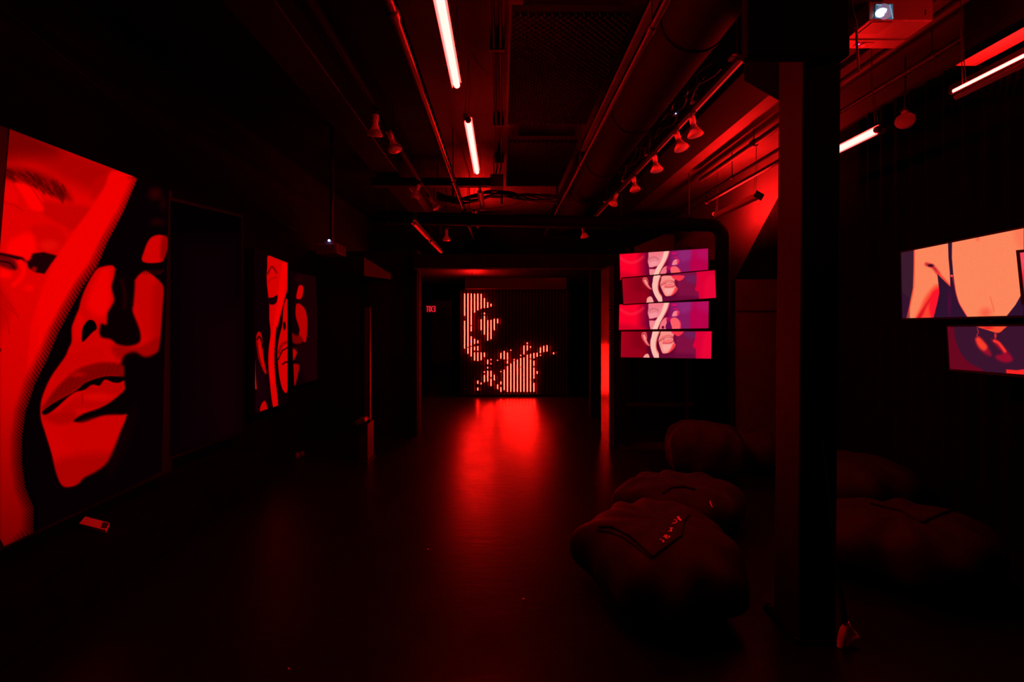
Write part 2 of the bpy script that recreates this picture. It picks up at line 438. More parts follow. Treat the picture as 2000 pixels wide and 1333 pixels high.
labs = ['largest and nearest spot lamp on the right track, beside a tiny blue light', 'second nearest spot lamp on the right track, purplish side', 'middle one of five spot lamps on the right track, shade hanging straight', 'second farthest spot lamp on the right track', 'farthest spot lamp on the right track, tilted right']
proto = None
for (px, py, z, (ax, ay)), lb in zip(spots, labs):
    p = PZ(px, py, H + 1.61)
    loc = (1.495, p.y * 1.0, H + 1.62)
    if proto is None:
        proto = make_par(lb); proto.location = loc; proto.rotation_euler = (R(ax), R(ay), 0)
    else:
        dup(proto, loc, (R(ax), R(ay), R(random.uniform(-20, 20))), lb)
# cables looping along the right track
t = thing('cable_bundle', 'glossy black cables looped along the right lamp track', 'cables', (1.42, 2.2, H + 1.7))
for k in range(3):
    pp = [(1.37 + .02 * k + .02 * math.sin(i * .9 + k), 3.0 + 2.4 * i / 40, H + 1.66 + .05 * math.sin(i * .5 + 2 * k)) for i in range(41)]
    MB().tube(pp, .007, 8).build('cable', M['pipe'], t, True)

t = thing('lamp_track', 'left lamp track with a few dim spot lamps', 'lamp track', (-.97, 2.2, H + 1.6))
MB().box(-.988, -.952, 2.2, 6.9, H + 1.6, H + 1.63).build('rail', M['steel_black'], t, bevel=.002)
for y in (2.6, 4.1, 5.4, 6.6):
    MB().tube([(-.97, y, H + 1.63), (-.97, y, ZC)], .006, 8).build('hanger_rod', M['tray'], t)
dark_lamp = mat('dull_lamp_body', (.12, .21, .21), .5, .3, noise=.1)
L2 = [(3.55, (20, 8), 'nearest dim spot lamp on the left track, pointing down right'), (3.95, (-8, -20), 'second dim spot lamp on the left track'), (5.45, (10, 20), 'dim spot lamp on the left track above the cable tray'), (6.1, (0, -35), 'farthest dim spot lamp on the left track')]
for y, (ax, ay), lb in L2:
    o = dup(proto, (-.97, y, H + 1.6), (R(ax), R(ay), 0), lb)
    o['group'] = 'dim spot lamps on the left track'
# odd hanging lamps
o = dup(proto, tuple(P(1768, 238, 3.43) + Vector((.10, .115, .13))), (R(-35), R(38), 0), 'lone round spot lamp right of the column, face toward the camera'); del o['group']
pr = wloc(o)
tag(MB().tube([pr + Vector((0, 0, 0)), (pr.x, pr.y, ZC)], .006, 8).build('lamp_rod', M['tray']), 'black rod holding the lone round spot lamp', 'rod')
o = dup(proto, (-.80, 6.66, H + 1.30), (0, 0, 0), 'small spot lamp hanging under the cross pipe'); del o['group']
tag(MB().tube([(-.80, 6.66, H + 1.30), (-.80, 6.66, ZC)], .005, 8).build('lamp_rod', M['tray']), 'thin rod behind the cross pipe holding the small spot lamp', 'rod')
# exit-side dim lamp on the right of the pipe
o = dup(proto, (1.17, 6.66, H + 1.34), (R(8), R(-10), 0), 'small dark spot lamp under the cross pipe near the stacked screens'); del o['group']
tag(MB().tube([(1.17, 6.66, H + 1.34), (1.17, 6.66, H + 1.56)], .005, 8).build('lamp_rod', M['tray']), 'short rod under the duct holding the small dark spot lamp', 'rod')
t = thing('indicator_light', 'tiny blue white indicator light beside the nearest track lamp', 'light', (1.505, 3.62, H + 1.56))
p = P(1320, 222, 3.62)
MB().lathe([(.001, -.004), (.004, -.003), (.004, .003), (.001, .004)], p, (0, 1, 0), 10).build('led', emis('blue_white_led', (2.2, 2.4, 5)), t)
MB().box(p.x - .02, p.x + .02, p.y + .004, p.y + .03, p.z - .01, H + 1.62).build('led_body', M['grey_dark'], t)

# ------------------------------------------------------------------ picture painter
def catmull(pts, closed=True, n=5):
    pts = np.array(pts, float); m = len(pts); out = []
    rng = range(m) if closed else range(m - 1)
    for i in rng:
        if closed: p0, p1, p2, p3 = pts[i - 1], pts[i], pts[(i + 1) % m], pts[(i + 2) % m]
        else: p0, p1, p2, p3 = pts[max(i - 1, 0)], pts[i], pts[i + 1], pts[min(i + 2, m - 1)]
        for k in range(n):
            t_ = k / n
            out.append(.5 * ((2 * p1) + (-p0 + p2) * t_ + (2 * p0 - 5 * p1 + 4 * p2 - p3) * t_ ** 2 + (-p0 + 3 * p1 - 3 * p2 + p3) * t_ ** 3))
    if not closed: out.append(pts[-1])
    return np.array(out)

class Pic:
    def __init__(s, x, y, bg=(0, 0, 0)):
        s.x, s.y = x, y
        s.c = np.tile(np.array(bg, float), (len(x), 1))

    def dist(s, pts, closed):
        d = np.full(len(s.x), 1e9); ins = np.zeros(len(s.x), bool)
        m = len(pts)
        for i in range(m if closed else m - 1):
            ax, ay = pts[i]; bx, by = pts[(i + 1) % m]
            vx, vy = bx - ax, by - ay
            L = vx * vx + vy * vy + 1e-12
            k = np.clip(((s.x - ax) * vx + (s.y - ay) * vy) / L, 0, 1)
            d = np.minimum(d, (s.x - ax - k * vx) ** 2 + (s.y - ay - k * vy) ** 2)
            if closed and ay != by:
                cr = ((ay > s.y) != (by > s.y)) & (s.x < (bx - ax) * (s.y - ay) / (by - ay) + ax)
                ins ^= cr
        return np.sqrt(d), ins

    def blend(s, a, col, alpha=1):
        a = np.clip(a, 0, 1); a = (a * a * (3 - 2 * a)) * alpha
        s.c = s.c * (1 - a[:, None]) + np.array(col, float) * a[:, None]

    def poly(s, pts, col, soft=1.0, sm=True, alpha=1):
        if sm: pts = catmull(pts)
        d, ins = s.dist(pts, True)
        sd = np.where(ins, d, -d)
        s.blend(.5 + sd / (2 * soft), col, alpha)
        return sd

    def stroke(s, pts, wd, col, soft=.7, alpha=1):
        if len(pts) > 2: pts = catmull(pts, False)
        d, _ = s.dist(np.array(pts, float), False)
        s.blend(.5 + (wd / 2 - d) / (2 * soft), col, alpha)

    def ell(s, cx, cy, rx, ry, col, soft=.3, alpha=1):
        q = np.sqrt(((s.x - cx) / rx) ** 2 + ((s.y - cy) / ry) ** 2)
        s.blend(.5 + (1 - q) / (2 * soft), col, alpha)

    def linear(s):
        g = np.random.default_rng(5).normal(0, 1, len(s.c))
        s.c = s.c * (1 + .022 * g[:, None])
        v = np.clip(s.c, 0, 255) / 255
        return np.where(v <= .04045, v / 12.92, ((v + .055) / 1.055) ** 2.4)

def picture(parent, place, edgeL, edgeR, paint, nu, nv, name='picture'):
    """edgeL(v), edgeR(v): edges of the lit picture; place(px, py): the point on the screen's surface"""
    V = np.linspace(0, 1, nv + 1); U = np.linspace(0, 1, nu + 1)
    L = np.array([edgeL(v) for v in V]); Rr = np.array([edgeR(v) for v in V])
    x = (L[:, None, 0] * (1 - U) + Rr[:, None, 0] * U).ravel()
    y = (L[:, None, 1] * (1 - U) + Rr[:, None, 1] * U).ravel()
    off = wloc(parent)
    co = np.array([tuple(place(a, b) - off) for a, b in zip(x, y)])
    col = paint(x, y)
    me = bpy.data.meshes.new(name)
    n = nu + 1
    j, i = np.meshgrid(np.arange(nv), np.arange(nu), indexing='ij')
    q = np.stack([j * n + i, (j + 1) * n + i, (j + 1) * n + i + 1, j * n + i + 1], -1).reshape(-1, 4)
    me.vertices.add(len(co)); me.vertices.foreach_set('co', co.ravel())
    me.loops.add(q.size); me.loops.foreach_set('vertex_index', q.ravel().astype(np.int32))
    me.polygons.add(len(q)); me.polygons.foreach_set('loop_start', (np.arange(len(q)) * 4).astype(np.int32))
    me.update(calc_edges=True); me.validate()
    at = me.color_attributes.new('picture', 'FLOAT_COLOR', 'POINT')
    at.data.foreach_set('color', np.concatenate([col, np.ones((len(col), 1))], 1).ravel().astype(np.float32))
    me.materials.append(M['picture'])
    o = bpy.data.objects.new(name, me); C.objects.link(o); o.parent = parent
    return o

def lerp2(a, b): return lambda v: (a[0] * (1 - v) + b[0] * v, a[1] * (1 - v) + b[1] * v)

def slab(corners, margin, th, n):
    """solid just behind the quad of corners (tl, tr, br, bl), n points to the viewer side"""
    c = sum(corners, Vector()) / 4
    out = []
    for i, p in enumerate(corners):
        a = (p - corners[i - 1]).normalized(); b = (p - corners[(i + 1) % 4]).normalized()
        out.append(p + a * margin + b * margin)
    f = [p - n * .003 for p in out]; bk = [p - n * (.003 + th) for p in out]
    return MB().hexa(f, bk)

def rim(corners, margin, n, d=.008):
    """raised frame round the quad"""
    m = MB()
    out = []
    for i, p in enumerate(corners):
        a = (p - corners[i - 1]).normalized(); b = (p - corners[(i + 1) % 4]).normalized()
        out.append(p + a * margin + b * margin)
    for i in range(4):
        j = (i + 1) % 4
        A = [corners[i] - n * .003, corners[j] - n * .003, out[j] - n * .003, out[i] - n * .003]
        m.hexa(A, [p + n * (d + .003) for p in A])
    return m

# ------------------------------------------------------------------ left wall: large portrait screen
XS = -2.40
def paint_big(x, y):
    p = Pic(x, y, (7, 0, 2))
    sd = p.poly([(19, 240), (250, 335), (268, 350), (241, 414), (209, 475), (191, 519), (162, 561), (140, 602), (115, 649), (94, 699), (69, 749), (50, 805), (43, 854), (43, 904), (50, 953), (66, 993), (65, 1043), (30, 1080), (-30, 1090), (-30, 240)], (222, 0, 0), 1.5, sm=False)
    # tone across the brow and cheek
    p.poly([(10, 240), (230, 330), (190, 375), (130, 355), (60, 320), (0, 315), (-20, 240)], (172, 0, 0), 22)
    p.poly([(10, 230), (90, 275), (110, 300), (50, 305), (-10, 300)], (118, 0, 0), 24)
    p.poly([(85, 395), (120, 398), (178, 408), (145, 450), (120, 440), (85, 418)], (196, 0, 0), 7)
    p.poly([(185, 355), (216, 338), (203, 366), (180, 390)], (186, 0, 0), 8)
    p.poly([(30, 357), (60, 364), (80, 385), (84, 412), (60, 408), (48, 388)], (255, 0, 0), 4)
    p.poly([(5, 370), (22, 365), (34, 380), (30, 400), (8, 390)], (232, 0, 0), 5)
    p.poly([(60, 445), (105, 440), (128, 462), (124, 484), (100, 496), (70, 492)], (206, 0, 0), 8)
    p.ell(95, 480, 18, 10, (228, 8, 4), .8)
    p.poly([(20, 470), (60, 455), (70, 490), (40, 505), (15, 495)], (255, 0, 0), 8)
    # brow hair
    p.poly([(8, 328), (40, 326), (70, 333), (100, 347), (128, 368), (140, 392), (122, 388), (95, 376), (70, 360), (40, 345), (8, 350)], (120, 0, 0), 9, alpha=.75)
    rnd = random.Random(3)
    for k in range(90):
        t_ = rnd.random(); bx = 8 + 120 * t_ + rnd.uniform(-5, 5); by = 338 + 42 * t_ ** 1.3 + rnd.uniform(-12, 14)
        ln = rnd.uniform(10, 24); an = R(25 + 40 * t_ + rnd.uniform(-8, 8))
        p.stroke([(bx - ln / 2 * math.cos(an), by - ln / 2 * math.sin(an)), (bx + ln / 2 * math.cos(an), by + ln / 2 * math.sin(an))], rnd.uniform(1.2, 3.4), (60, 0, 0), 2.6, alpha=rnd.uniform(.2, .6))
    # eye
    p.poly([(62, 496), (85, 493), (112, 500), (100, 515), (87, 535), (72, 533), (56, 524), (52, 510)], (28, 0, 4), 2.5, sm=False)
    p.stroke([(-6, 496), (20, 501), (38, 505), (62, 510)], 7, (34, 0, 5), 2.5)
    p.poly([(-6, 500), (24, 506), (34, 522), (26, 528), (-6, 516)], (105, 0, 5), 4)
    p.stroke([(-4, 510), (18, 514), (28, 524)], 3, (30, 0, 5), 1.5)
    p.ell(67, 526, 5, 5, (150, 0, 0), .6)
    p.stroke([(40, 512), (46, 526), (42, 542), (28, 556)], 10, (250, 0, 0), 3)
    p.poly([(44, 490), (62, 492), (58, 508), (48, 508)], (250, 0, 0), 4)
    p.poly([(-6, 526), (18, 530), (20, 543), (-6, 540)], (255, 0, 0), 5)
    p.ell(56, 563, 9, 6, (245, 0, 0), .8)
    # hair strands
    for q in ([(-5, 595), (12, 620), (18, 652)], [(5, 595), (30, 612), (36, 622)], [(-6, 560), (15, 590), (30, 606)], [(8, 395), (30, 402), (44, 412)], [(40, 345), (60, 365), (85, 402)]):
        p.stroke(q, 2.5, (165, 0, 0), 2, alpha=.6)
    p.poly([(-6, 560), (14, 575), (20, 610), (8, 640), (-6, 650)], (185, 0, 0), 12, alpha=.7)
    p.ell(-2, 684, 4, 4, (60, 0, 0), .5)
    # strap highlight
    p.poly([(219, 334), (262, 350), (236, 405), (200, 462), (170, 520), (130, 580), (105, 630), (80, 690), (55, 745), (60, 640), (85, 560), (108, 507), (143, 453), (176, 409), (203, 367)], (240, 0, 0), 4)
    # falloff to the bottom
    p.c *= (1 - .42 * np.clip((y - 760) / 300, 0, 1) ** 1.2 * (x < 75))[:, None]
    p.c *= (1 - .10 * np.clip((y - 560) / 300, 0, 1) * (x < 75))[:, None]
    # woven edge of the strap
    tt = (x + y * .42)
    wid = np.clip(14 + (y - 350) * .04, 10, 26)
    hz = np.clip(1 - sd / wid, 0, 1) * (sd > -3) * (y > 345)
    ridge = .5 + .5 * np.clip(1.6 * np.sin(y * 1.02 + x * .1) * np.sin(sd * 1.0), -1, 1)
    p.c *= (1 - np.clip(hz * (0.35 + .85 * ridge) * (.55 + .4 * np.clip((y - 420) / 150, 0, 1)), 0, .93))[:, None]
    # face right of the strap
    face = [(220, 518), (203, 520), (187, 527), (169, 557), (158, 584), (153, 604), (144, 626), (139, 642), (139, 667), (133, 681), (125, 699), (99, 736), (84, 769), (78.5, 792), (79, 818), (87, 845), (99, 884), (109, 924), (119, 947), (132, 953), (152, 947), (165, 934), (185, 924), (208, 907), (224, 878), (238, 841), (247, 818), (250, 790), (244, 750), (244, 712), (262, 698), (290, 702), (307, 690), (313, 667), (318, 600), (320, 564), (313, 550), (295, 534), (283, 529), (270, 538), (261, 546), (240, 532), (227, 525)]
    bgc = p.c.copy()
    p.poly(face, (205, 0, 0), 3)
    inside = p.dist(catmull(face), True)[1]
    p.poly([(200, 525), (216, 530), (216, 590), (200, 620), (170, 600), (180, 560)], (236, 0, 0), 10)
    p.poly([(150, 612), (165, 625), (158, 660), (145, 662)], (222, 0, 0), 6, alpha=.8)
    p.poly([(265, 545), (285, 532), (300, 560), (300, 640), (285, 660), (268, 600)], (196, 0, 0), 6)
    p.poly([(300, 560), (322, 560), (318, 690), (300, 690)], (150, 0, 0), 10, alpha=.6)
    p.poly([(220, 676), (270, 678), (310, 660), (312, 700), (262, 706), (230, 700)], (140, 0, 0), 7, alpha=.7)
    p.poly([(240, 700), (262, 688), (285, 698), (320, 690), (320, 740), (240, 740)], (10, 0, 2), 5)
    p.poly([(120, 708), (150, 690), (190, 680), (200, 700), (150, 715), (110, 745)], (196, 0, 0), 6, alpha=.7)
    # nose shadow and nostril
    p.poly([(227, 525), (240, 524), (262, 540), (261, 590), (259, 608), (268, 632), (274, 651), (272, 669), (252, 676), (230, 673), (216, 663), (196, 657), (197, 634), (208, 634), (210, 613), (216, 601), (223, 586), (218, 561), (223, 541)], (10, 0, 2), 3.8)
    p.stroke([(238, 548), (244, 575), (243, 600)], 6, (34, 0, 2), 5)
    p.poly([(176, 625), (185, 629), (189, 642), (180, 650), (162, 668), (160, 654), (162, 640), (169, 629)], (3, 0, 1), 1.5)
    # lips
    p.poly([(82, 800), (100, 772), (120, 748), (148, 724), (175, 713), (205, 708), (240, 714), (246, 735), (214, 735), (191, 739), (165, 749), (148, 764), (115, 782)], (128, 0, 0), 5)
    p.ell(152, 732, 14, 5, (172, 0, 0), .9)
    for k in range(14):
        q = k / 13; bx = 100 + 130 * q; by = 768 - 52 * q ** .7
        p.stroke([(bx - 3, by + 12), (bx + 4, by - 6)], 1.6, (80, 0, 0), 1.5, alpha=.4)
    p.poly([(82, 805), (98, 792), (115, 782), (148, 764), (165, 749), (191, 739), (214, 735), (244, 738), (236, 747), (222, 748), (205, 742), (195, 754), (181, 752), (165, 762), (142, 769), (109, 798), (89, 811)], (6, 0, 1), 1.8)
    p.poly([(165, 765), (178, 754), (192, 757), (205, 745), (222, 750), (242, 752), (236, 768), (214, 784), (188, 796), (150, 800), (118, 800)], (186, 0, 0), 4)
    p.ell(190, 776, 30, 7, (214, 4, 2), 1.0)
    p.stroke([(160, 770), (162, 790)], 1.5, (140, 0, 0), 1.5)
    p.poly([(88, 812), (140, 802), (150, 820), (120, 830), (92, 822)], (150, 0, 0), 8, alpha=.6)
    p.poly([(145, 824), (150, 817), (165, 808), (191, 799), (214, 787), (238, 768), (262, 745), (280, 790), (248, 809), (205, 812), (185, 818), (165, 826)], (7, 0, 1), 3)
    # chin
    p.poly([(150, 830), (190, 818), (235, 815), (225, 850), (200, 880), (150, 885), (120, 850)], (200, 0, 0), 9)
    p.poly([(110, 900), (220, 885), (205, 915), (150, 955), (115, 950)], (150, 0, 0), 14, alpha=.65)
    fd, fi = p.dist(catmull(face), True)
    sf = 5 + 9 * np.clip((x - 150) / 90, 0, 1) * np.clip((y - 820) / 60, 0, 1)
    fa = np.clip(.5 + np.where(fi, fd, -fd) / sf, 0, 1)[:, None]
    p.c = bgc * (1 - fa) + p.c * fa
    p.poly([(215, 925), (250, 850), (262, 800), (230, 870)], (30, 0, 1), 14, alpha=.5)
    # right eye lid
    p.poly([(277, 508), (281, 492), (288, 474), (297, 463), (313, 459), (328, 466), (328, 480), (322, 500), (315, 512), (288, 514)], (206, 0, 0), 2)
    p.poly([(316, 465), (330, 465), (328, 490), (314, 508)], (120, 0, 0), 5, alpha=.7)
    p.ell(303, 379, 12, 11, (42, 0, 2), .8); p.ell(318, 398, 6, 12, (26, 0, 2), .9); p.ell(308, 434, 13, 7, (28, 0, 2), .8)
    for k in range(7):
        bx = 281 + 5 * k
        p.stroke([(bx, 536), (bx + 2 + k, 528)], 1.5, (70, 0, 0), 1)
    return p.linear()

nX = Vector((1, 0, 0))
def bigL(v):
    y = 252.5 + (1068 - 252.5) * v
    return (float(np.interp(v, [0, .30, .97, 1], [19, -1, -4, 8])), y)
big_c = [PX(13, 252, XS), PX(332, 370, XS), PX(332, 914, XS), PX(13, 1066, XS)]
big = thing('wall_screen', 'huge portrait screen at the far left, red close-up of lips and nose', 'screen', (XS, big_c[0].y, 0))
picture(big, lambda a, b: PX(a, b, XS), bigL, lerp2((330, 371.5), (316, 921)), paint_big, 250, 620)
fr = [Vector((XS - .004, 2.2, .38)), Vector((XS - .004, 3.36, .38)), Vector((XS - .004, 3.36, 2.42)), Vector((XS - .004, 2.2, 2.42))]
MB().hexa(fr, [p + Vector((-.075, 0, 0)) for p in fr]).build('casing', M['bezel'], big)
MB().box(XL, XS - .06, 2.5, 3.0, 1.2, 1.6).build('wall_mount', M['steel_black'], big)

# blank screen between
def paint_blank(x, y):  # faint projector light painted in as an uneven glow
    p = Pic(x, y, (2, 0, 1))
    p.poly([(350, 470), (465, 470), (470, 840), (400, 880), (345, 880)], (11, 0, 3), 45, sm=False)
    p.poly([(400, 640), (472, 600), (472, 850), (420, 870)], (15, 0, 3), 30, sm=False)
    return p.linear()
bl = thing('wall_screen', 'nearly black portrait screen between the two red face screens', 'screen', (XS, 3.4, 0))
picture(bl, lambda a, b: PX(a, b, XS), lerp2((334, 392), (334, 892)), lerp2((472, 425), (472, 842)), paint_blank, 40, 60)
q = [PX(*c, XS) for c in ((332, 388), (474, 422), (474, 846), (332, 897))]
slab(q, .01, .06, nX).build('casing', M['bezel'], bl)
MB().box(XL, XS - .05, 3.6, 3.9, 1.2, 1.6).build('wall_mount', M['steel_black'], bl)

def paint_l1(x, y):
    p = Pic(x, y, (12, 0, 3))
    p.poly([(498, 690), (520, 730), (525, 800), (495, 810)], (22, 0, 6), 8, sm=False)
    p.poly([(526, 498), (563, 510), (563, 556), (556.5, 582), (550, 608), (544, 633), (538, 666), (536, 697), (537.5, 735), (543, 792), (533.6, 796), (527, 748), (524, 710), (525, 679), (528.5, 651), (526, 623), (526, 597), (524, 579), (521, 549), (522, 521)], (212, 0, 0), .9)
    p.poly([(550, 520), (561, 520), (556, 575), (545, 620), (536, 655), (532, 700), (535, 750), (529, 740), (527, 700), (532, 650), (540, 600)], (238, 0, 0), 2.5)
    p.stroke([(523, 535), (531, 521), (540, 533)], 3.2, (95, 0, 0), 1.4, alpha=.8)
    p.stroke([(523, 552), (530, 545), (541, 542)], 2, (150, 0, 0), 1.4, alpha=.7)
    p.poly([(523, 583), (533, 581), (542, 577), (540, 591), (531, 596), (525, 592)], (22, 0, 3), .9)
    p.poly([(561.5, 585), (556.5, 590), (553, 608), (551.5, 633), (545, 661), (542, 684), (542.5, 704.6), (546, 738), (553, 763), (562, 762), (566, 700), (566, 620)], (205, 0, 0), .9)
    p.ell(555.5, 637, 2.8, 8, (8, 0, 2), .4)
    p.stroke([(544, 690), (550, 675), (557, 670), (562, 668)], 5, (120, 0, 0), 2, alpha=.8)
    p.stroke([(543.5, 703), (548, 692), (553, 684), (558, 682), (562, 678)], 2.4, (12, 0, 2), .8)
    p.stroke([(552, 712), (557, 708), (562, 708)], 3, (35, 0, 3), 1)
    p.stroke([(541, 640), (538, 680), (539, 730), (544, 780)], 2, (6, 0, 2), .8)
    p.poly([(500.4, 661), (503, 650), (509, 650), (513, 669), (514.5, 697), (520, 725), (519.5, 731), (514.5, 725), (505.5, 702), (501.7, 679)], (175, 0, 0), .9)
    p.stroke([(502, 664), (506, 658), (510, 664), (513, 680)], 2.6, (22, 0, 3), .8)
    p.poly([(504, 670), (508, 665), (512, 690), (516, 718), (508, 700)], (212, 0, 0), 1.2)
    p.stroke([(503, 668), (505, 690), (511, 712)], 1.3, (60, 0, 2), .6)
    p.stroke([(498, 704), (498.5, 730), (500, 760)], 1.8, (255, 20, 8), .5)
    p.poly([(508, 806), (510.6, 790), (518, 784), (522, 802)], (190, 0, 0), .9)
    return p.linear()
def paint_l2(x, y):
    p = Pic(x, y, (24, 0, 3))
    p.poly([(560, 525), (580, 530), (578, 600), (583, 660), (580, 700), (600, 760), (565, 760)], (14, 0, 3), 6)
    p.poly([(579, 583), (581, 567), (584.6, 558), (591, 558.6), (592, 569), (588.5, 583)], (205, 0, 0), 1.1)
    p.poly([(579.5, 593.6), (587, 595), (596, 605), (600, 623), (600, 646), (597, 668), (589, 664), (584, 655), (585, 643), (578, 620), (577.5, 602.5)], (178, 0, 0), 1.2)
    p.poly([(568, 650), (577, 655), (586, 656), (592, 666), (583, 672), (572, 669)], (112, 0, 0), 2.5)
    p.poly([(570, 680), (579.5, 687), (577, 698), (571, 705)], (180, 0, 0), 1.2)
    p.stroke([(570, 681), (580, 681)], 3, (60, 0, 0), 1.5)
    p.poly([(571, 715), (584, 713.5), (582, 732), (575.7, 755), (572, 752)], (150, 0, 0), 1.6)
    p.ell(583, 545, 8, 5, (34, 0, 2), .8)
    return p.linear()
s2 = thing('wall_screen', 'left half of the smaller red face screen with ear and strap', 'screen', (XS, 4.5, 0))
q = [PX(*c, XS) for c in ((498.5, 488), (562, 513.5), (562, 787), (498.5, 808))]
picture(s2, lambda a, b: PX(a, b, XS), lerp2((499, 489), (499, 807)), lerp2((561.5, 513.8), (561.5, 786.5)), paint_l1, 110, 420)
slab(q, .012, .06, nX).build('casing', M['bezel'], s2)
MB().box(XL, XS - .05, 4.6, 4.9, 1.2, 1.6).build('wall_mount', M['steel_black'], s2)
s3 = thing('wall_screen', 'right half of the smaller red face screen, cheek and closed eye', 'screen', (XS, 5.2, 0))
q = [PX(*c, XS) for c in ((566, 530.3), (616.5, 541), (625.5, 740), (575, 754))]
picture(s3, lambda a, b: PX(a, b, XS), lerp2((565, 530.3), (575, 754)), lerp2((616.5, 541), (625.5, 740)), paint_l2, 100, 330)
slab(q, .012, .06, nX).build('casing', M['bezel'], s3)
MB().box(XL, XS - .05, 5.4, 5.8, 1.2, 1.6).build('wall_mount', M['steel_black'], s3)

# ------------------------------------------------------------------ stack of four bar screens
def up_pic(x, y):
    X = (x - 1200) * 10; Y = (y - 585) * 10
    p = Pic(X, Y, (118, 8, 62))
    g = lambda c0, c1, a, b, v: None
    a = np.clip((X - 420) / 230, 0, 1)[:, None]
    p.c = np.array((250, 0, 42.)) * (1 - a) + np.array((112, 0, 46.)) * a
    b = np.clip((X - 1000) / 120, 0, 1)[:, None]
    p.c = p.c * (1 - b) + np.array((138, 22, 92.)) * b
    b = np.clip((X - 1440) / 70, 0, 1)[:, None]
    p.c = p.c * (1 - b) + np.array((184, 0, 72.)) * b
    p.poly([(1250, 60), (1500, 20), (1480, 220), (1300, 260)], (150, 42, 120), 70, alpha=.7)
    p.poly([(1600, 20), (1900, 0), (1900, 240), (1640, 200)], (182, 18, 98), 90, alpha=.7)
    p.stroke([(90, 180), (200, 250), (330, 290), (480, 240), (560, 170)], 40, (255, 44, 62), 40, alpha=.7)
    p.poly([(60, 480), (400, 520), (600, 560), (640, 640), (60, 640)], (205, 0, 36), 60, alpha=.8)
    p.poly([(700, 60), (665, 180), (653, 270), (672, 340), (680, 390), (683, 480), (700, 560), (725, 640), (820, 640), (880, 420), (960, 250), (1010, 60)], (243, 132, 142), 7)
    p.poly([(700, 70), (960, 60), (900, 160), (760, 160), (680, 190)], (246, 108, 122), 30, alpha=.6)
    p.stroke([(672, 226), (720, 195), (770, 183), (820, 192), (856, 218)], 34, (186, 84, 96), 20, alpha=.6)
    p.stroke([(665, 278), (720, 250), (790, 238), (840, 250)], 22, (214, 100, 112), 16, alpha=.35)
    p.poly([(690, 290), (800, 260), (850, 290), (810, 350), (690, 370)], (250, 158, 165), 25, alpha=.6)
    p.poly([(676, 384), (740, 378), (838, 356), (812, 402), (775, 418), (735, 412), (695, 416)], (116, 4, 38), 9)
    p.poly([(985, 60), (1072, 60), (1030, 200), (960, 340), (905, 460), (850, 560), (820, 650), (730, 650), (770, 520), (820, 400), (850, 350), (920, 240)], (255, 192, 176), 6)
    p.stroke([(1068, 70), (1028, 205), (955, 345), (898, 465), (840, 600)], 22, (240, 96, 100), 8, alpha=.8)
    p.stroke([(978, 345), (915, 440), (880, 520), (850, 610)], 18, (96, 0, 40), 6)
    p.poly([(880, 640), (884, 540), (900, 470), (945, 400), (995, 358), (1032, 362), (1018, 420), (1034, 470), (1008, 500), (1000, 560), (1034, 585), (1020, 640)], (243, 112, 124), 7)
    p.poly([(1010, 360), (1110, 360), (1110, 430), (1040, 430)], (200, 10, 80), 22, alpha=.7)
    p.poly([(1034, 440), (1085, 440), (1110, 520), (1145, 570), (1150, 640), (1030, 640), (1010, 560), (1010, 500)], (112, 10, 70), 10)
    p.ell(948, 548, 24, 28, (98, 0, 36), .4)
    p.poly([(1125, 332), (1140, 275), (1165, 238), (1205, 224), (1252, 226), (1262, 260), (1232, 318), (1170, 334)], (246, 126, 138), 8)
    p.poly([(1226, 230), (1268, 235), (1262, 300), (1225, 318)], (225, 30, 84), 10, alpha=.8)
    p.poly([(1104, 385), (1140, 362), (1190, 358), (1240, 385), (1285, 445), (1292, 540), (1275, 650), (1150, 650), (1120, 530), (1096, 450)], (252, 92, 100), 8)
    p.stroke([(1268, 420), (1292, 480), (1285, 620)], 24, (240, 40, 70), 12, alpha=.7)
    p.ell(1170, 108, 52, 22, (222, 10, 100), .7); p.ell(1200, 188, 46, 13, (214, 16, 104), .7)
    return p.linear()
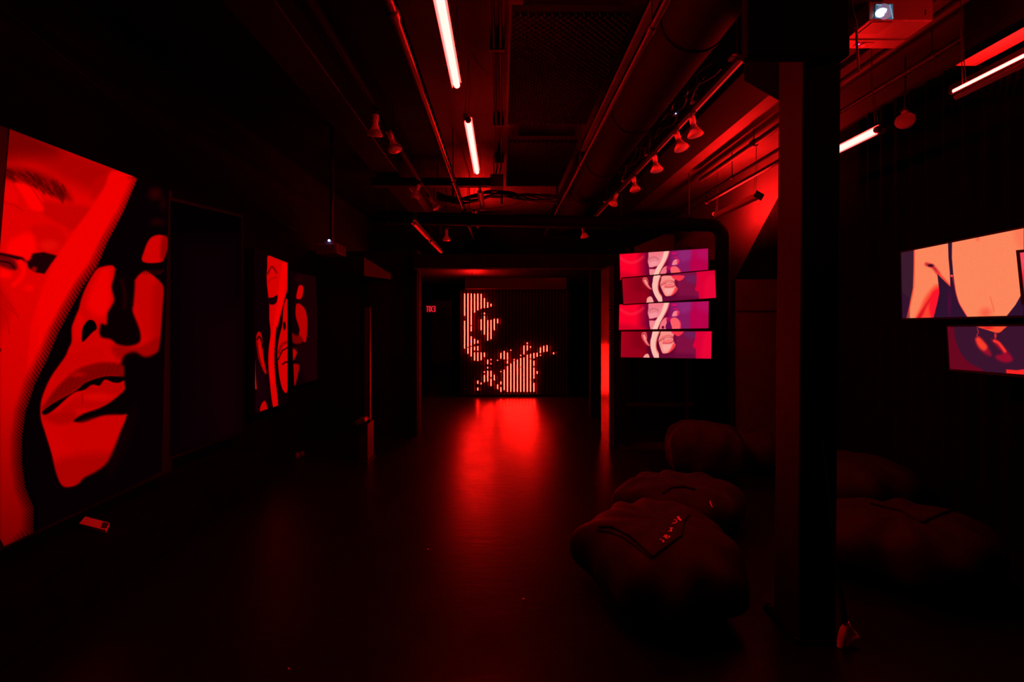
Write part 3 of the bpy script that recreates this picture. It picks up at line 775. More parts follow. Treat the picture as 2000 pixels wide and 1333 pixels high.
def low_pic(x, y):
    X = (x - 1200) * 10; Y = (y - 585) * 10
    p = Pic(X, Y, (100, 0, 40))
    a = np.clip((X - 130) / 300, 0, 1)[:, None]
    p.c = np.array((170, 0, 26.)) * (1 - a) + np.array((134, 0, 22.)) * a
    b = np.clip((X - 610) / 60, 0, 1)[:, None]
    p.c = p.c * (1 - b) + np.array((92, 0, 36.)) * b
    b = np.clip((X - 1080) / 160, 0, 1)[:, None]
    p.c = p.c * (1 - b) + np.array((128, 14, 62.)) * b
    p.poly([(1350, 600), (1610, 600), (1590, 760), (1400, 740)], (112, 30, 88), 50, alpha=.8)
    p.poly([(100, 950), (560, 1000), (560, 1200), (100, 1200)], (158, 0, 28), 60, alpha=.7)
    p.poly([(880, 1080), (1500, 1060), (1590, 1200), (880, 1200)], (104, 6, 52), 50, alpha=.8)
    p.poly([(1612, 400), (1980, 400), (1980, 560), (1980, 1240), (1592, 1240), (1590, 962), (1545, 945), (1530, 900), (1572, 800)], (220, 0, 54), 7, sm=False)
    p.poly([(1750, 700), (1960, 600), (1960, 1200), (1700, 1200)], (238, 6, 54), 60, alpha=.8)
    # ear
    p.poly([(528, 700), (542, 655), (585, 640), (622, 655), (640, 730), (634, 790), (660, 850), (690, 900), (672, 912), (620, 882), (565, 810), (535, 750)], (236, 84, 88), 6)
    p.poly([(560, 700), (590, 680), (618, 740), (618, 800), (650, 868), (620, 860), (580, 800)], (250, 140, 136), 8)
    p.stroke([(552, 690), (580, 672), (608, 690), (626, 740)], 14, (140, 10, 34), 6)
    p.stroke([(545, 730), (575, 800), (630, 870)], 9, (170, 20, 46), 5)
    # strap
    p.poly([(765, 600), (890, 600), (835, 740), (812, 880), (826, 980), (866, 1060), (862, 1240), (820, 1240), (780, 1155), (735, 1050), (705, 930), (703, 820), (722, 740)], (255, 186, 170), 6)
    p.stroke([(885, 610), (838, 745), (812, 880), (826, 985), (862, 1062)], 22, (242, 100, 96), 7, alpha=.8)
    p.stroke([(905, 640), (868, 745), (846, 880), (862, 985), (905, 1070)], 20, (84, 0, 34), 7)
    # face
    p.poly([(930, 610), (890, 700), (866, 770), (864, 830), (890, 930), (928, 1035), (965, 1060), (1040, 1048), (1110, 1005), (1150, 950), (1190, 890), (1175, 860), (1150, 800), (1146, 730), (1160, 690), (1130, 610)], (250, 140, 132), 8)
    p.poly([(1120, 600), (1345, 600), (1335, 660), (1300, 695), (1240, 722), (1180, 690), (1130, 665)], (246, 46, 70), 9)
    p.poly([(1150, 870), (1195, 880), (1170, 950), (1100, 1020), (1050, 1050), (1090, 980)], (252, 60, 66), 14)
    p.stroke([(880, 808), (925, 762), (980, 730), (1050, 712), (1130, 722)], 38, (232, 98, 100), 20, alpha=.85)
    p.stroke([(870, 830), (905, 802), (945, 782)], 10, (150, 20, 46), 7, alpha=.8)
    p.stroke([(955, 776), (1000, 764), (1040, 760), (1090, 752), (1135, 744)], 14, (140, 14, 40), 7, alpha=.9)
    for k in range(4):
        p.ell(1000 + 34 * k, 772 - 4 * k, 14, 10, (255, 180, 170), .4)
    p.poly([(930, 815), (1000, 788), (1140, 766), (1120, 810), (1040, 850), (960, 850)], (250, 112, 112), 16)
    p.stroke([(955, 858), (1030, 862), (1100, 850), (1150, 820)], 22, (206, 44, 60), 13, alpha=.9)
    p.poly([(930, 900), (1040, 880), (1120, 900), (1060, 990), (970, 1020)], (252, 166, 158), 30)
    p.poly([(562, 1160), (578, 1105), (628, 1066), (668, 1078), (694, 1170), (690, 1240), (560, 1240)], (250, 158, 148), 7)
    p.ell(1238, 812, 10, 16, (176, 14, 50), .6); p.ell(1415, 1050, 4, 18, (150, 20, 66), .6)
    return p.linear()
def bar_screen(label, tl, tr, br, bl_, Y0, yaw, paint, sub=None):
    cx = sum(c[0] for c in (tl, tr, br, bl_)) / 4; cy = sum(c[1] for c in (tl, tr, br, bl_)) / 4
    p0 = P(cx, cy, Y0)
    n = Vector((-math.sin(R(yaw)), -math.cos(R(yaw)), 0))
    pl = lambda a, b: PN(a, b, p0, n)
    q = [pl(*c) for c in (tl, tr, br, bl_)]
    t = thing('bar_screen', label, 'screen', (p0.x, p0.y, min(v.z for v in q) - .01), 'wide bar screens stacked in four tiers')
    picture(t, pl, lerp2(tl, bl_), lerp2(tr, br), paint, 380, 110)
    slab(q, .012, .03, n).build('casing', M['bezel'], t)
    rim(q, .012, n, .004).build('bezel', M['bezel'], t)
    c = sum(q, Vector()) / 4
    MB().box(c.x - .10, c.x + .10, 5.20, 5.24, c.z - .05, c.z + .05).build('wall_mount', M['steel_black'], t)
    MB().tube([c - n * .03, (c.x, 5.22, c.z)], .02, 12).build('mount_arm', M['steel_black'], t)
    return t
bar_screen('topmost of the four stacked bar screens, closed eyes and forehead', (1210.3, 497), (1383, 485.7), (1383, 529.5), (1211.5, 547), 5.10, 14, lambda x, y: up_pic(x, y + 100.5))
bar_screen('second bar screen from the top, mouth and ear, turned furthest right', (1215.2, 544.5), (1396, 528.3), (1398.4, 581.9), (1218, 594.6), 5.0, 15, lambda x, y: low_pic(x - 1.5 - .12 * (y - 543), y + 107 + .14 * (y - 543)))
bar_screen('third bar screen from the top, eyes and nose, purple right end', (1210, 595.4), (1384.3, 588.7), (1383.4, 641.4), (1208.8, 644.7), 5.10, 13, up_pic)
bar_screen('lowest of the four stacked bar screens, lips and chin', (1213.6, 648.2), (1390, 647.7), (1388.8, 700.9), (1212.7, 698), 5.0, 13, low_pic)
t = thing('screen_stand', 'black upright frame carrying the four stacked bar screens', 'screen stand', (1.8, 5.3, 0))
for x in (1.45, 2.15):
    MB().box(x - .025, x + .025, 5.27, 5.32, 0, 2.3).build('upright', M['drape'], t)
for z in (.5, 1.20, 1.516, 1.82, 2.09):
    MB().box(1.42, 2.18, 5.24, 5.27, z - .02, z + .02).build('crossbar', M['steel_black'], t)
MB().box(1.35, 2.25, 5.15, 5.45, 0, .02).build('foot_plate', M['steel_black'], t)

# ------------------------------------------------------------------ right wall screens
XT = 2.95
nXr = Vector((-1, 0, 0))
def zc(pts): return pts
def paint_r1(x, y):
    X = (x - 1700) / .2551; Y = (y - 420) / .2551
    p = Pic(X, Y, (255, 132, 90))
    p.poly([(200, 200), (333, 200), (332, 400), (326, 560), (302, 680), (272, 830), (200, 830)], (58, 26, 44), 3, sm=False)
    p.poly([(200, 550), (300, 640), (300, 830), (200, 830)], (48, 12, 46), 10, sm=False, alpha=.6)
    p.stroke([(336, 250), (335, 420), (330, 560), (306, 680), (278, 800)], 8, (255, 50, 40), 6, alpha=.8)
    p.poly([(430, 620), (500, 540), (540, 560), (530, 680), (500, 820), (350, 820), (390, 700)], (255, 66, 46), 22)
    p.poly([(455, 640), (490, 590), (470, 640), (430, 700), (380, 800), (350, 800)], (214, 8, 30), 16)
    p.poly([(480, 590), (545, 570), (530, 700), (500, 800), (470, 800), (450, 700)], (255, 20, 42), 14)
    p.stroke([(430, 378), (465, 390), (490, 410), (520, 448)], 22, (190, 20, 40), 16)
    p.ell(462, 388, 22, 11, (60, 4, 26), .6)
    p.stroke([(510, 440), (560, 490), (612, 550)], 14, (255, 50, 44), 10)
    p.poly([(593, 190), (625, 190), (624, 330), (635, 460), (655, 600), (680, 680), (750, 800), (480, 800), (516, 660), (528, 590), (512, 452), (560, 500), (612, 552), (608, 440), (598, 330)], (46, 17, 44), 2.5, sm=False)
    p.stroke([(628, 470), (655, 600), (682, 684), (748, 790)], 6, (240, 20, 56), 4, alpha=.7)
    p.ell(622, 467, 11, 9, (255, 70, 60), .4)
    p.ell(605, 680, 14, 90, (76, 10, 50), .8)
    p.poly([(1200, 560), (1200, 800), (1020, 800), (1045, 772), (1110, 690), (1150, 620)], (46, 15, 44), 2.5, sm=False)
    p.ell(882, 750, 40, 34, (250, 78, 60), 1.0, alpha=.7); p.stroke([(918, 630), (935, 690), (948, 740)], 6, (238, 96, 66), 6)
    p.ell(822, 185, 12, 14, (250, 90, 66), 1.0, alpha=.7)
    p.poly([(1100, 90), (1200, 80), (1200, 240), (1130, 240)], (255, 108, 78), 30, alpha=.6)
    return p.linear()
def paint_r2(x, y):
    X = (x - 1700) / .2551; Y = (y - 420) / .2551
    p = Pic(X, Y, (58, 18, 44))
    p.poly([(570, 840), (632, 850), (652, 960), (700, 1070), (760, 1135), (860, 1200), (560, 1200)], (104, 6, 30), 5)
    p.poly([(775, 840), (1030, 840), (1018, 878), (975, 904), (900, 884), (830, 862)], (255, 76, 46), 4)
    p.ell(900, 866, 40, 8, (230, 30, 36), .8)
    p.stroke([(818, 870), (826, 900), (815, 925), (832, 940)], 5, (226, 44, 40), 3)
    p.ell(957, 925, 9, 24, (206, 40, 44), .4)
    p.poly([(804, 950), (830, 936), (862, 960), (910, 1030), (925, 1080), (870, 1060), (822, 1010)], (150, 14, 40), 18)
    p.poly([(806, 955), (830, 938), (862, 966), (895, 1010), (870, 1040), (830, 1010)], (248, 58, 40), 14)
    p.poly([(925, 952), (975, 968), (1030, 1020), (1090, 1105), (1040, 1132), (975, 1110), (960, 1080), (1010, 1060), (960, 1000)], (150, 10, 42), 16)
    p.stroke([(950, 965), (985, 985), (1030, 1045)], 22, (252, 50, 40), 9)
    p.poly([(1040, 1184), (1120, 1190), (1200, 1180), (1200, 1240), (1040, 1215)], (250, 34, 32), 5, sm=False)
    return p.linear()
def paint_r3(x, y):
    p = Pic(x, y, (250, 70, 90)); p.poly([(1980, 540), (2040, 540), (2040, 600), (1980, 600)], (255, 20, 40), 20); return p.linear()
t = thing('wall_screen', 'wide orange screen on the right wall, bare shoulder and chest', 'screen', (XT, 2.6, 0))
q = [PX(*c, XT) for c in ((1760, 494), (2003, 445.4), (2003, 616.5), (1762.5, 622))]
picture(t, lambda a, b: PX(a, b, XT), lerp2((1760, 494), (1762.5, 622)), lerp2((1999.4, 446.2), (1999.6, 616.5)), paint_r1, 380, 200)
slab(q, .012, .05, nXr).build('casing', M['bezel'], t)
MB().box(XT + .05, XR, 2.75, 3.05, 1.6, 1.8).build('wall_mount', M['steel_black'], t)
t = thing('wall_screen', 'lower dark purple screen on the right wall under the orange one', 'screen', (XT, 2.6, 0))
q = [PX(*c, XT) for c in ((1850.5, 639), (2030, 637), (2030, 737), (1855.6, 721))]
picture(t, lambda a, b: PX(a, b, XT), lerp2((1850.5, 639), (1855.6, 721)), lerp2((2030, 637.3), (2030, 734.4)), paint_r2, 300, 150)
slab(q, .012, .05, nXr).build('casing', M['bezel'], t)
MB().box(XT + .05, XR, 2.6, 2.9, 1.2, 1.4).build('wall_mount', M['steel_black'], t)
t = thing('wall_screen', 'pink screen edge overlapping the orange screen at the right border', 'screen', (2.86, 2.2, 0))
q = [PX(*c, 2.87) for c in ((1992, 494), (2100, 484), (2100, 590), (2002, 590))]
picture(t, lambda a, b: PX(a, b, 2.87), lerp2((1992, 494), (2002, 590)), lerp2((2100, 484), (2100, 590)), paint_r3, 40, 30)
slab(q, .016, .03, nXr).build('casing', M['bezel'], t)
rim(q, .016, nXr, .003).build('bezel', M['bezel'], t)
MB().box(2.90, XR, 2.3, 2.36, 1.62, 1.70).build('wall_mount', M['steel_black'], t)

# ------------------------------------------------------------------ wall of glowing bars
YL = 8.7
SEG = {0: [(328, 520), (565, 805)], 1: [(328, 790), (800, 848)], 2: [(328, 600), (610, 655), (700, 780), (790, 873)], 3: [(330, 492), (722, 765), (790, 820), (840, 908)],
       4: [(330, 472), (735, 758), (785, 822), (840, 912), (1085, 1110), (1145, 1168)], 5: [(332, 458), (552, 645), (840, 905), (1103, 1115)],
       6: [(368, 452), (495, 507), (522, 683), (842, 878), (1005, 1015), (1035, 1095)], 7: [(405, 450), (560, 735), (903, 940), (965, 978), (998, 1090)],
       8: [(418, 438), (558, 722), (898, 905), (935, 940), (1000, 1052), (1068, 1130)], 9: [(548, 645), (1035, 1080)], 10: [(548, 585), (904, 909), (1118, 1155)],
       11: [(845, 892), (1003, 1009), (1092, 1115), (1140, 1180)], 12: [(828, 898), (990, 1165)], 13: [(842, 902), (910, 935), (958, 1180)], 14: [(817, 823), (935, 1180)],
       15: [(898, 905), (915, 1180)], 16: [(903, 1180)], 17: [(860, 870), (888, 962), (968, 1180)], 18: [(780, 855), (883, 1180)], 19: [(753, 765), (778, 822), (860, 1180)],
       20: [(787, 797), (852, 890), (900, 1070), (1075, 1180)], 21: [(845, 890), (912, 955), (972, 1040), (1045, 1065), (1105, 1180)], 22: [(843, 875), (1003, 1022)],
       23: [(797, 843), (860, 868)], 24: [(783, 833)], 25: [(778, 830)], 27: [(840, 853)]}
t = thing('light_bar_wall', 'freestanding wall of vertical light bars showing a broken red face', 'light wall', (.25, YL, 0))
x0, x1 = P(898, 0, YL).x, P(1112, 0, YL).x
M['led'] = emis('warm_red_led', (100.0, .50, .28))
M['bar_off'] = mat('unlit_light_bar', (.09, .09, .09), .3, .5, noise=.05)
M['led_back'] = mat('light_wall_backing', (.014, .014, .014), .6, .2, noise=.2)
MB().box(x0, x1, YL + .06, YL + .10, .04, 2.02).build('backing', M['led_back'], t)
MB().box(x0 - .03, x1 + .03, YL - .03, YL + .12, 0, .05).build('base_rail', M['steel_black'], t)
MB().box(x0 + .10, x1 - .06, YL - .06, YL + .12, 2.03, 2.24).build('top_box', mat('top_box_grey', (.10, .1, .1), .5, .3, noise=.1), t, bevel=.004)
for k in range(32):
    cx = 880 + (122 + 28.62 * k) * .2251
    X = P(cx, 0, YL).x
    b = MB().tube([(X, YL + .012, .05), (X, YL + .012, 2.02)], .011, 10).build('light_bar', M['bar_off'], t, True)
    if k in SEG:
        m = MB()
        for a, c in SEG[k]:
            za = P(0, 500 + a * .2251, YL).z; zb = P(0, 500 + c * .2251, YL).z
            m.tube([(X, YL + .008, zb), (X, YL + .008, za)], .0095, 10)
        m.build('lit_segments', M['led'], b, True)
p = P(920, 667, YL - .02)
MB().lathe([(.001, -.006), (.012, -.004), (.012, .004), (.001, .006)], p, (0, 1, 0), 12).build('blue_pixel', emis('violet_pixel', (1.2, .35, 3)), t)

# ------------------------------------------------------------------ exit sign seen from behind
e = thing('exit_sign', 'small glowing red exit sign far down the corridor, letters reversed', 'sign', tuple(P(841, 611, 13.9)))
c = P(841.5, 603.8, 13.9)
MB().box(c.x - .155, c.x + .155, c.y + .006, c.y + .03, c.z - .105, c.z + .105).build('sign_plate', mat('dark_red_plate', (.05, .004, .004), .4, .4, emit=(.045, 0, .001), noise=0), e)
def stroke2(m, a, b, th=.02):
    a = Vector((c.x + a[0], c.y, c.z + a[1])); b = Vector((c.x + b[0], c.y, c.z + b[1]))
    d_ = (b - a).normalized(); s_ = Vector((-d_.z, 0, d_.x)) * th / 2
    A = [a - s_, b - s_, b + s_, a + s_]
    m.hexa(A, [p_ + Vector((0, .005, 0)) for p_ in A])
lt = [('letter_t', [((-.135, .075), (-.065, .075)), ((-.10, .075), (-.10, -.085))]), ('letter_i', [((-.045, .085), (-.045, -.085))]),
      ('letter_x', [((-.02, .085), (.045, -.085)), ((.045, .085), (-.02, -.085))]), ('letter_e', [((.125, .085), (.125, -.085)), ((.065, .075), (.125, .075)), ((.075, 0), (.125, 0)), ((.065, -.075), (.125, -.075))])]
M['exit'] = emis('exit_red', (.95, .02, .035))
for nm, ss in lt:
    m = MB()
    for a, b in ss: stroke2(m, a, b)
    m.build(nm, M['exit'], e)
MB().tube([(c.x, c.y + .02, c.z + .1), (c.x, c.y + .02, 2.5)], .01, 8).build('hanger', M['steel_black'], e)

# ------------------------------------------------------------------ black column and what hangs on it
COLY = 2.28
t = thing('steel_column', 'broad black steel column standing right of centre', 'column', (1.42, COLY, 0))
def cq(z, dx):     # footprint at height z
    return [Vector((1.372 + dx, 2.20, z)), Vector((1.545 + dx, 2.13, z)), Vector((1.545 + dx, 2.34, z)), Vector((1.372 + dx, 2.40, z))]
y0c, y1c = 2.14, 2.33
m = MB()
bot = [Vector((1.375, y0c, 0)), Vector((1.535, y0c, 0)), Vector((1.535, y1c, 0)), Vector((1.375, y1c, 0))]
top = [p + Vector((.033, 0, ZC)) for p in bot]
m.hexa(bot, top).build('shaft', M['steel_column'], t, bevel=.006)
MB().box(1.345, 1.565, 2.10, 2.37, 0, .014).build('base_plate', M['drape'], t, bevel=.003)
for x in (1.36, 1.55):
    for y in (2.115, 2.355):
        MB().lathe([(.014, 0), (.014, .014), (.008, .016), (.008, .03)], (x, y, .014), (0, 0, 1), 6).build('anchor_bolt', M['steel_black'], t)
front = mat('matt_black_wrap', (.003, .003, .003), .9, .03, noise=.2)
A = [Vector((1.372, 2.128, .02)), Vector((1.540, 2.128, .02)), Vector((1.540, 2.1385, .02)), Vector((1.372, 2.1385, .02))]
MB().hexa(A, [p + Vector((.032, 0, 3.45)) for p in A]).build('black_cladding', front, t)
MB().tube([(1.545, 2.15, .3), (1.565, 2.15, 3.4)], .009, 10).build('conduit', M['steel_black'], t, True)
tag(MB().box(1.10, 1.56, 2.06, 2.12, H + 1.17, ZC).build('ceiling_bracket', front, bevel=.01), 'large black plate at the top of the column', 'bracket')
# loudspeaker
t = thing('loudspeaker', 'black wedge-shaped loudspeaker hanging left of the column head', 'loudspeaker', (1.42, 2.5, H + 1.10))
a_ = [P(1452, 158, 2.55), P(1556, 218, 2.42), P(1590, 180, 2.62), P(1490, 120, 2.75)]
b_ = [p + Vector((0, 0, .30)) for p in a_]
MB().hexa(a_, b_).build('cabinet', M['wall_black'], t, bevel=.006)
MB().tube([sum(b_, Vector()) / 4, (1.48, 2.58, ZC)], .02, 12).build('mount', M['steel_black'], t)

# hanging cord with pale plug
t = thing('cord_plug', 'black cord hanging down the column front, ending in a pale forked plug', 'plug', tuple(P(1650, 1277, 2.10)))
cord = [P(1604, 850, 2.125), P(1612, 900, 2.12), P(1622, 990, 2.11), P(1630, 1080, 2.10), P(1640, 1150, 2.10), P(1647, 1192, 2.10), P(1651, 1219, 2.10)]
MB().tube(cord, [.004, .004, .005, .006, .009, .012, .012], 12).build('cord', M['cable'], t, True)['label'] = 'black cord above the plug'
D = 2.10
def zp(x, y, d=0): return P(1600 + x * .075, 1200 + y * .075, D + d)
col_ = MB().tube([zp(690, 205), zp(700, 255), zp(690, 340)], [.0145, .0125, .0150], 16)
col_.build('collar', M['lamp_white'], t, True)
def limb(pts, rs, name):
    m = MB(); m.tube([zp(*a) for a in pts], rs, 16); return m.build(name, M['lamp_white'], t, True)
limb([(680, 330), (640, 450), (590, 640), (545, 820), (520, 940), (515, 1010)], [.013, .017, .016, .015, .0165, .013], 'long_prong')
limb([(790, 290, .01), (870, 420, .01), (950, 540, .01), (985, 600, .01)], [.004, .006, .010, .011], 'short_prong')
w_ = [zp(690, 340, .004), zp(800, 300, .004), zp(1010, 620, .004), zp(830, 740, .004), zp(720, 880, .004), zp(600, 1010, .004), zp(560, 800, .004), zp(620, 500, .004)]
m = MB(); k = len(w_)
m.add(w_ + [p + Vector((0, .008, 0)) for p in w_], [tuple(range(k)), tuple(range(2 * k - 1, k - 1, -1))] + [(i, (i + 1) % k, (i + 1) % k + k, i + k) for i in range(k)])
m.build('web', M['lamp_white'], t)
limb([(1000, 600, 0), (900, 650, 0), (820, 720, 0), (740, 830, 0), (650, 960, 0)], [.009, .009, .005, .005, .008], 'rib')

# ------------------------------------------------------------------ ceiling projector at upper right
t = thing('projector', 'white ceiling projector at upper right with shining lens', 'projector', (2.26, 2.73, H + 1.68))
Yn, Yf, zb = 2.60, 2.86, H + 1.675
xl, xr = 2.07, 2.435
MB().box(xl, xr, Yn, Yf, zb, zb + .13).build('body', M['projector'], t, bevel=.006)
MB().box(xl + .002, xr - .002, Yf - .085, Yf - .002, zb - .006, zb - .001).build('rear_hatch', M['projector'], t)
MB().box(2.10, 2.215, 2.61, 2.715, zb - .004, zb - .0005).build('underside_vent', M['grey_dark'], t)
s_ = MB().box(2.16, 2.26, 2.795, 2.84, zb - .0085, zb - .0062).build('sensor_plate', M['grey_dark'], t)
MB().lathe([(.006, 0), (.006, .002), (.002, .003)], (2.175, 2.812, zb - .009), (0, 0, -1), 12).build('status_led', emis('violet_led', (1.6, .5, 2.4)), s_)
MB().lathe([(.014, 0), (.014, .003), (.010, .005)], (2.205, 2.815, zb - .009), (0, 0, -1), 16).build('red_sensor', mat('red_plastic', (.6, .05, .05), .3, .5), s_)
# lens window
wq = [P(1711, 8, 2.594), P(1744, 8, 2.594), P(1745, 37, 2.594), P(1709, 35, 2.594)]
win = MB().hexa(wq, [p_ + Vector((0, .004, 0)) for p_ in wq]).build('lens_window', mat('blue_glass', (.01, .03, .05), .1, .6, emit=(.02, .11, .17), noise=0), t)
lc = P(1722, 23, 2.588)
def blob(pts, d, th=.004):
    k = len(pts); f = [P(a, b, d) for a, b in pts]
    return MB().add(f + [p_ + Vector((0, th, 0)) for p_ in f], [tuple(range(k)), tuple(range(2 * k - 1, k - 1, -1))] + [(i, (i + 1) % k, (i + 1) % k + k, i + k) for i in range(k)])
blob([(1711, 24), (1714, 20), (1720, 16.5), (1727, 16), (1732, 17.5), (1731, 22), (1727, 26), (1726, 30), (1720, 33), (1714, 31), (1711, 28)], 2.589).build('shining_lens', emis('projector_beam_glow', (8, 10, 11)), win)
MB().lathe([(.041, 0), (.045, .001), (.045, .003), (.041, .004)], P(1727, 22, 2.592), (0, 1, 0), 28).build('lens_ring', mat('steel_blue', (.2, .3, .4), .3, .6, emit=(.03, .12, .20)), win, True)
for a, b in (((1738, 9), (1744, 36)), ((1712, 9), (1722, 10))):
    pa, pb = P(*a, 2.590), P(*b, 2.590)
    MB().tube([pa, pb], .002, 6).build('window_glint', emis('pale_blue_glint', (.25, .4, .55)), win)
MB().box(2.387, 2.393, Yn - .002, Yn, zb + .03, zb + .06).build('front_slot', M['bezel'], t)
MB().tube([(2.26, 2.73, zb + .13), (2.26, 2.73, ZC)], .022, 16).build('ceiling_pole', M['steel_black'], t, True)
MB().box(2.14, 2.38, 2.64, 2.82, zb + .13, zb + .145).build('mount_plate', M['steel_black'], t)
pc = [P(1668, -30, 2.5), P(1662, 8, 2.5), P(1672, 45, 2.5), P(1674, 95, 2.55), P(1677, 140, 2.7)]
tag(MB().tube(pc, .006, 10).build('hanging_cable', M['cable'], None, True), 'black cable drooping in front of the white ceiling projector', 'cable')

# small left projector
t = thing('projector', 'small dark projector with a blue white dot high on the left', 'projector', (-1.72, 4.55, H + .66))
pp = P(641, 487, 4.5)
MB().box(pp.x - .11, pp.x + .11, 4.45, 4.70, pp.z - .05, pp.z + .05).build('body', mat('dark_projector', (.05, .05, .05), .35, .5, noise=.1), t, bevel=.01)
for k in range(6):
    MB().box(pp.x - .09 + .03 * k, pp.x - .082 + .03 * k, 4.444, 4.4505, pp.z - .035, pp.z + .03).build('grille_bar', M['pipe'], t)
MB().tube([P(642.5, 470, 4.44), P(643, 470, 4.47)], .011, 12).build('lens_light', emis('blue_white_dot', (2.0, 2.4, 6)), t)
MB().box(pp.x - .03, pp.x + .05, 4.46, 4.54, pp.z + .05, pp.z + .075).build('lens_housing', M['grey_dark'], t)
MB().tube([(pp.x, 4.6, pp.z + .05), (pp.x, 4.6, ZC)], .02, 12).build('ceiling_pole', M['steel_black'], t, True)

# ------------------------------------------------------------------ right side drape and partition
t = thing('black_drape', 'black cloth drape with slanting edge below the red wall glow', 'drape', (3.30, 3.6, 0))
XD = 3.28
edge = [PX(1436, 545, XD), PX(1480, 460, XD), PX(1526, 374, XD), PX(1560, 308, XD)]
zt = edge[-1].z
top_line = edge + [Vector((XD, 4.0, zt + .05)), Vector((XD, 3.0, zt + .05)), Vector((XD, 1.0, zt + .05)), Vector((XD, YN + .05, zt + .05))]
nseg = 260
vs, fs = [], []
ys = [p.y for p in top_line]
for i in range(nseg + 1):
    yy = ys[0] + (ys[-1] - ys[0]) * i / nseg
    zz = float(np.interp(-yy, [-a for a in ys], [p.z for p in top_line]))
    xx = XD + (.02 * math.sin(i * 1.3) if yy < 4.2 else 0)
    vs += [(xx, yy, zz), (xx, yy, .02), (xx + .006, yy, zz), (xx + .006, yy, .02)]
for i in range(nseg):
    a, b = 4 * i, 4 * (i + 1)
    fs += [(a, b, b + 1, a + 1), (a + 2, a + 3, b + 3, b + 2), (a, a + 2, b + 2, b), (a + 1, b + 1, b + 3, a + 3)]
MB().add(vs, fs).build('cloth', M['drape'], t, True)
MB().tube([(XD + .03, 4.3, zt + .05), (XD + .03, YN + .06, zt + .05)], .012, 10).build('curtain_rail', M['steel_black'], t)

t = thing('low_partition', 'dim red board partition seen left of the column', 'partition', (2.85, 5.05, 0))
MB().box(P(1435, 0, 5.0).x, 3.24, 5.0, 5.05, .05, P(0, 546, 5.0).z).build('board', M['dimpanel'], t)
MB().box(P(1435, 0, 5.0).x - .012, P(1435, 0, 5.0).x - .001, 4.985, 5.06, .05, P(0, 546, 5.0).z).build('edge_light_stop', M['drape'], t)  # black strip added to keep light off the board's side
MB().box(P(1440, 0, 5.0).x, 3.24, 4.985, 5.0, P(0, 608, 5.0).z, P(0, 605, 5.0).z).build('groove_strip', M['grey_dark'], t)
MB().box(P(1435, 0, 5.0).x, 3.24, 4.98, 5.07, 0, .05).build('foot', M['steel_black'], t)
t = thing('wall_board', 'dim red board behind the top of the stacked screens', 'board', (1.9, 6.5, 0))
a_ = [P(1240, 498, 6.6), P(1317, 498, 6.6), P(1317, 457, 6.6), P(1300, 457, 6.6), P(1240, 482, 6.6)]
k = 5
MB().add(a_ + [p_ + Vector((0, .03, 0)) for p_ in a_], [tuple(range(k)), tuple(range(2 * k - 1, k - 1, -1))] + [(i, (i + 1) % k, (i + 1) % k + k, i + k) for i in range(k)]).build('panel', M['dimpanel'], t)
MB().box(P(1240, 0, 6.6).x, P(1317, 0, 6.6).x, 6.6, 6.66, 0, P(0, 499, 6.6).z).build('post', M['wall_black'], t)

# patch of dim light in the left alcove, modelled as a board
t = thing('wall_board', 'dim red light patch above the dark doorway at left, built as a board', 'board', (-1.6, 5.6, 0))
a_ = [P(711, 503, 5.7), P(763, 535, 5.85), P(763, 546, 5.85), P(711, 539, 5.7)]
MB().hexa(a_, [p_ + Vector((0, .02, 0)) for p_ in a_]).build('panel', M['dimpanel'], t)
MB().box(a_[0].x, a_[1].x - .02, 5.88, 5.95, 0, a_[3].z - .02).build('post', M['wall_black'], t)
# equipment stand
t = thing('equipment_stand', 'narrow dark floor stand with tilted top at the left', 'stand', (-1.38, 4.72, 0))
a0, a1 = P(701, 0, 4.72).x, P(718, 0, 4.72).x
MB().box(a0, a1, 4.72, 4.95, .02, P(0, 830, 4.72).z).build('cabinet', M['stand_grey'], t, bevel=.004)
MB().box(a0 + .02, a1 - .02, 4.715, 4.72, P(0, 850, 4.72).z, P(0, 836, 4.72).z).build('slot', M['bezel'], t)
MB().box(a0 - .02, a1 - .01, 4.66, 4.90, P(0, 826, 4.72).z, P(0, 818, 4.72).z, 0, R(-22)).build('tilted_tray', M['grey_dark'], t, bevel=.003)
MB().box(P(712, 0, 4.8).x, a1, 4.80, 4.84, P(0, 826, 4.72).z, P(0, 600, 4.72).z).build('back_board', M['stand_grey'], t)
MB().box(a0 - .01, a1 + .01, 4.70, 4.97, 0, .02).build('foot', M['steel_black'], t)

# ------------------------------------------------------------------ low ledge and small white box
tag(MB().box(XL + .02, -2.12, 1.6, 4.2, 0, .30).build('low_bench', M['drape'], bevel=.01), 'low black bench along the left wall under the screens', 'bench')
t = thing('white_box', 'small white box lying on the bench below the huge left screen', 'box', (-2.26, 2.6, .30))
def zt_(px, py, z): return PZ(px, py, z)
tp = [zt_(154, 1023, .322), zt_(166, 1008.5, .322), zt_(214, 1021.5, .322), zt_(207, 1036, .322)]
MB().hexa(tp, [Vector((p_.x, p_.y, .301)) for p_ in tp]).build('case', M['paper'], t, bevel=.003)
tq = [zt_(197, 1031, .324), zt_(201, 1020, .324), zt_(213, 1022.5, .324), zt_(207.5, 1032.5, .324)]
MB().hexa(tq, [Vector((p_.x, p_.y, .3225)) for p_ in tq]).build('dark_label', M['grey_dark'], t)

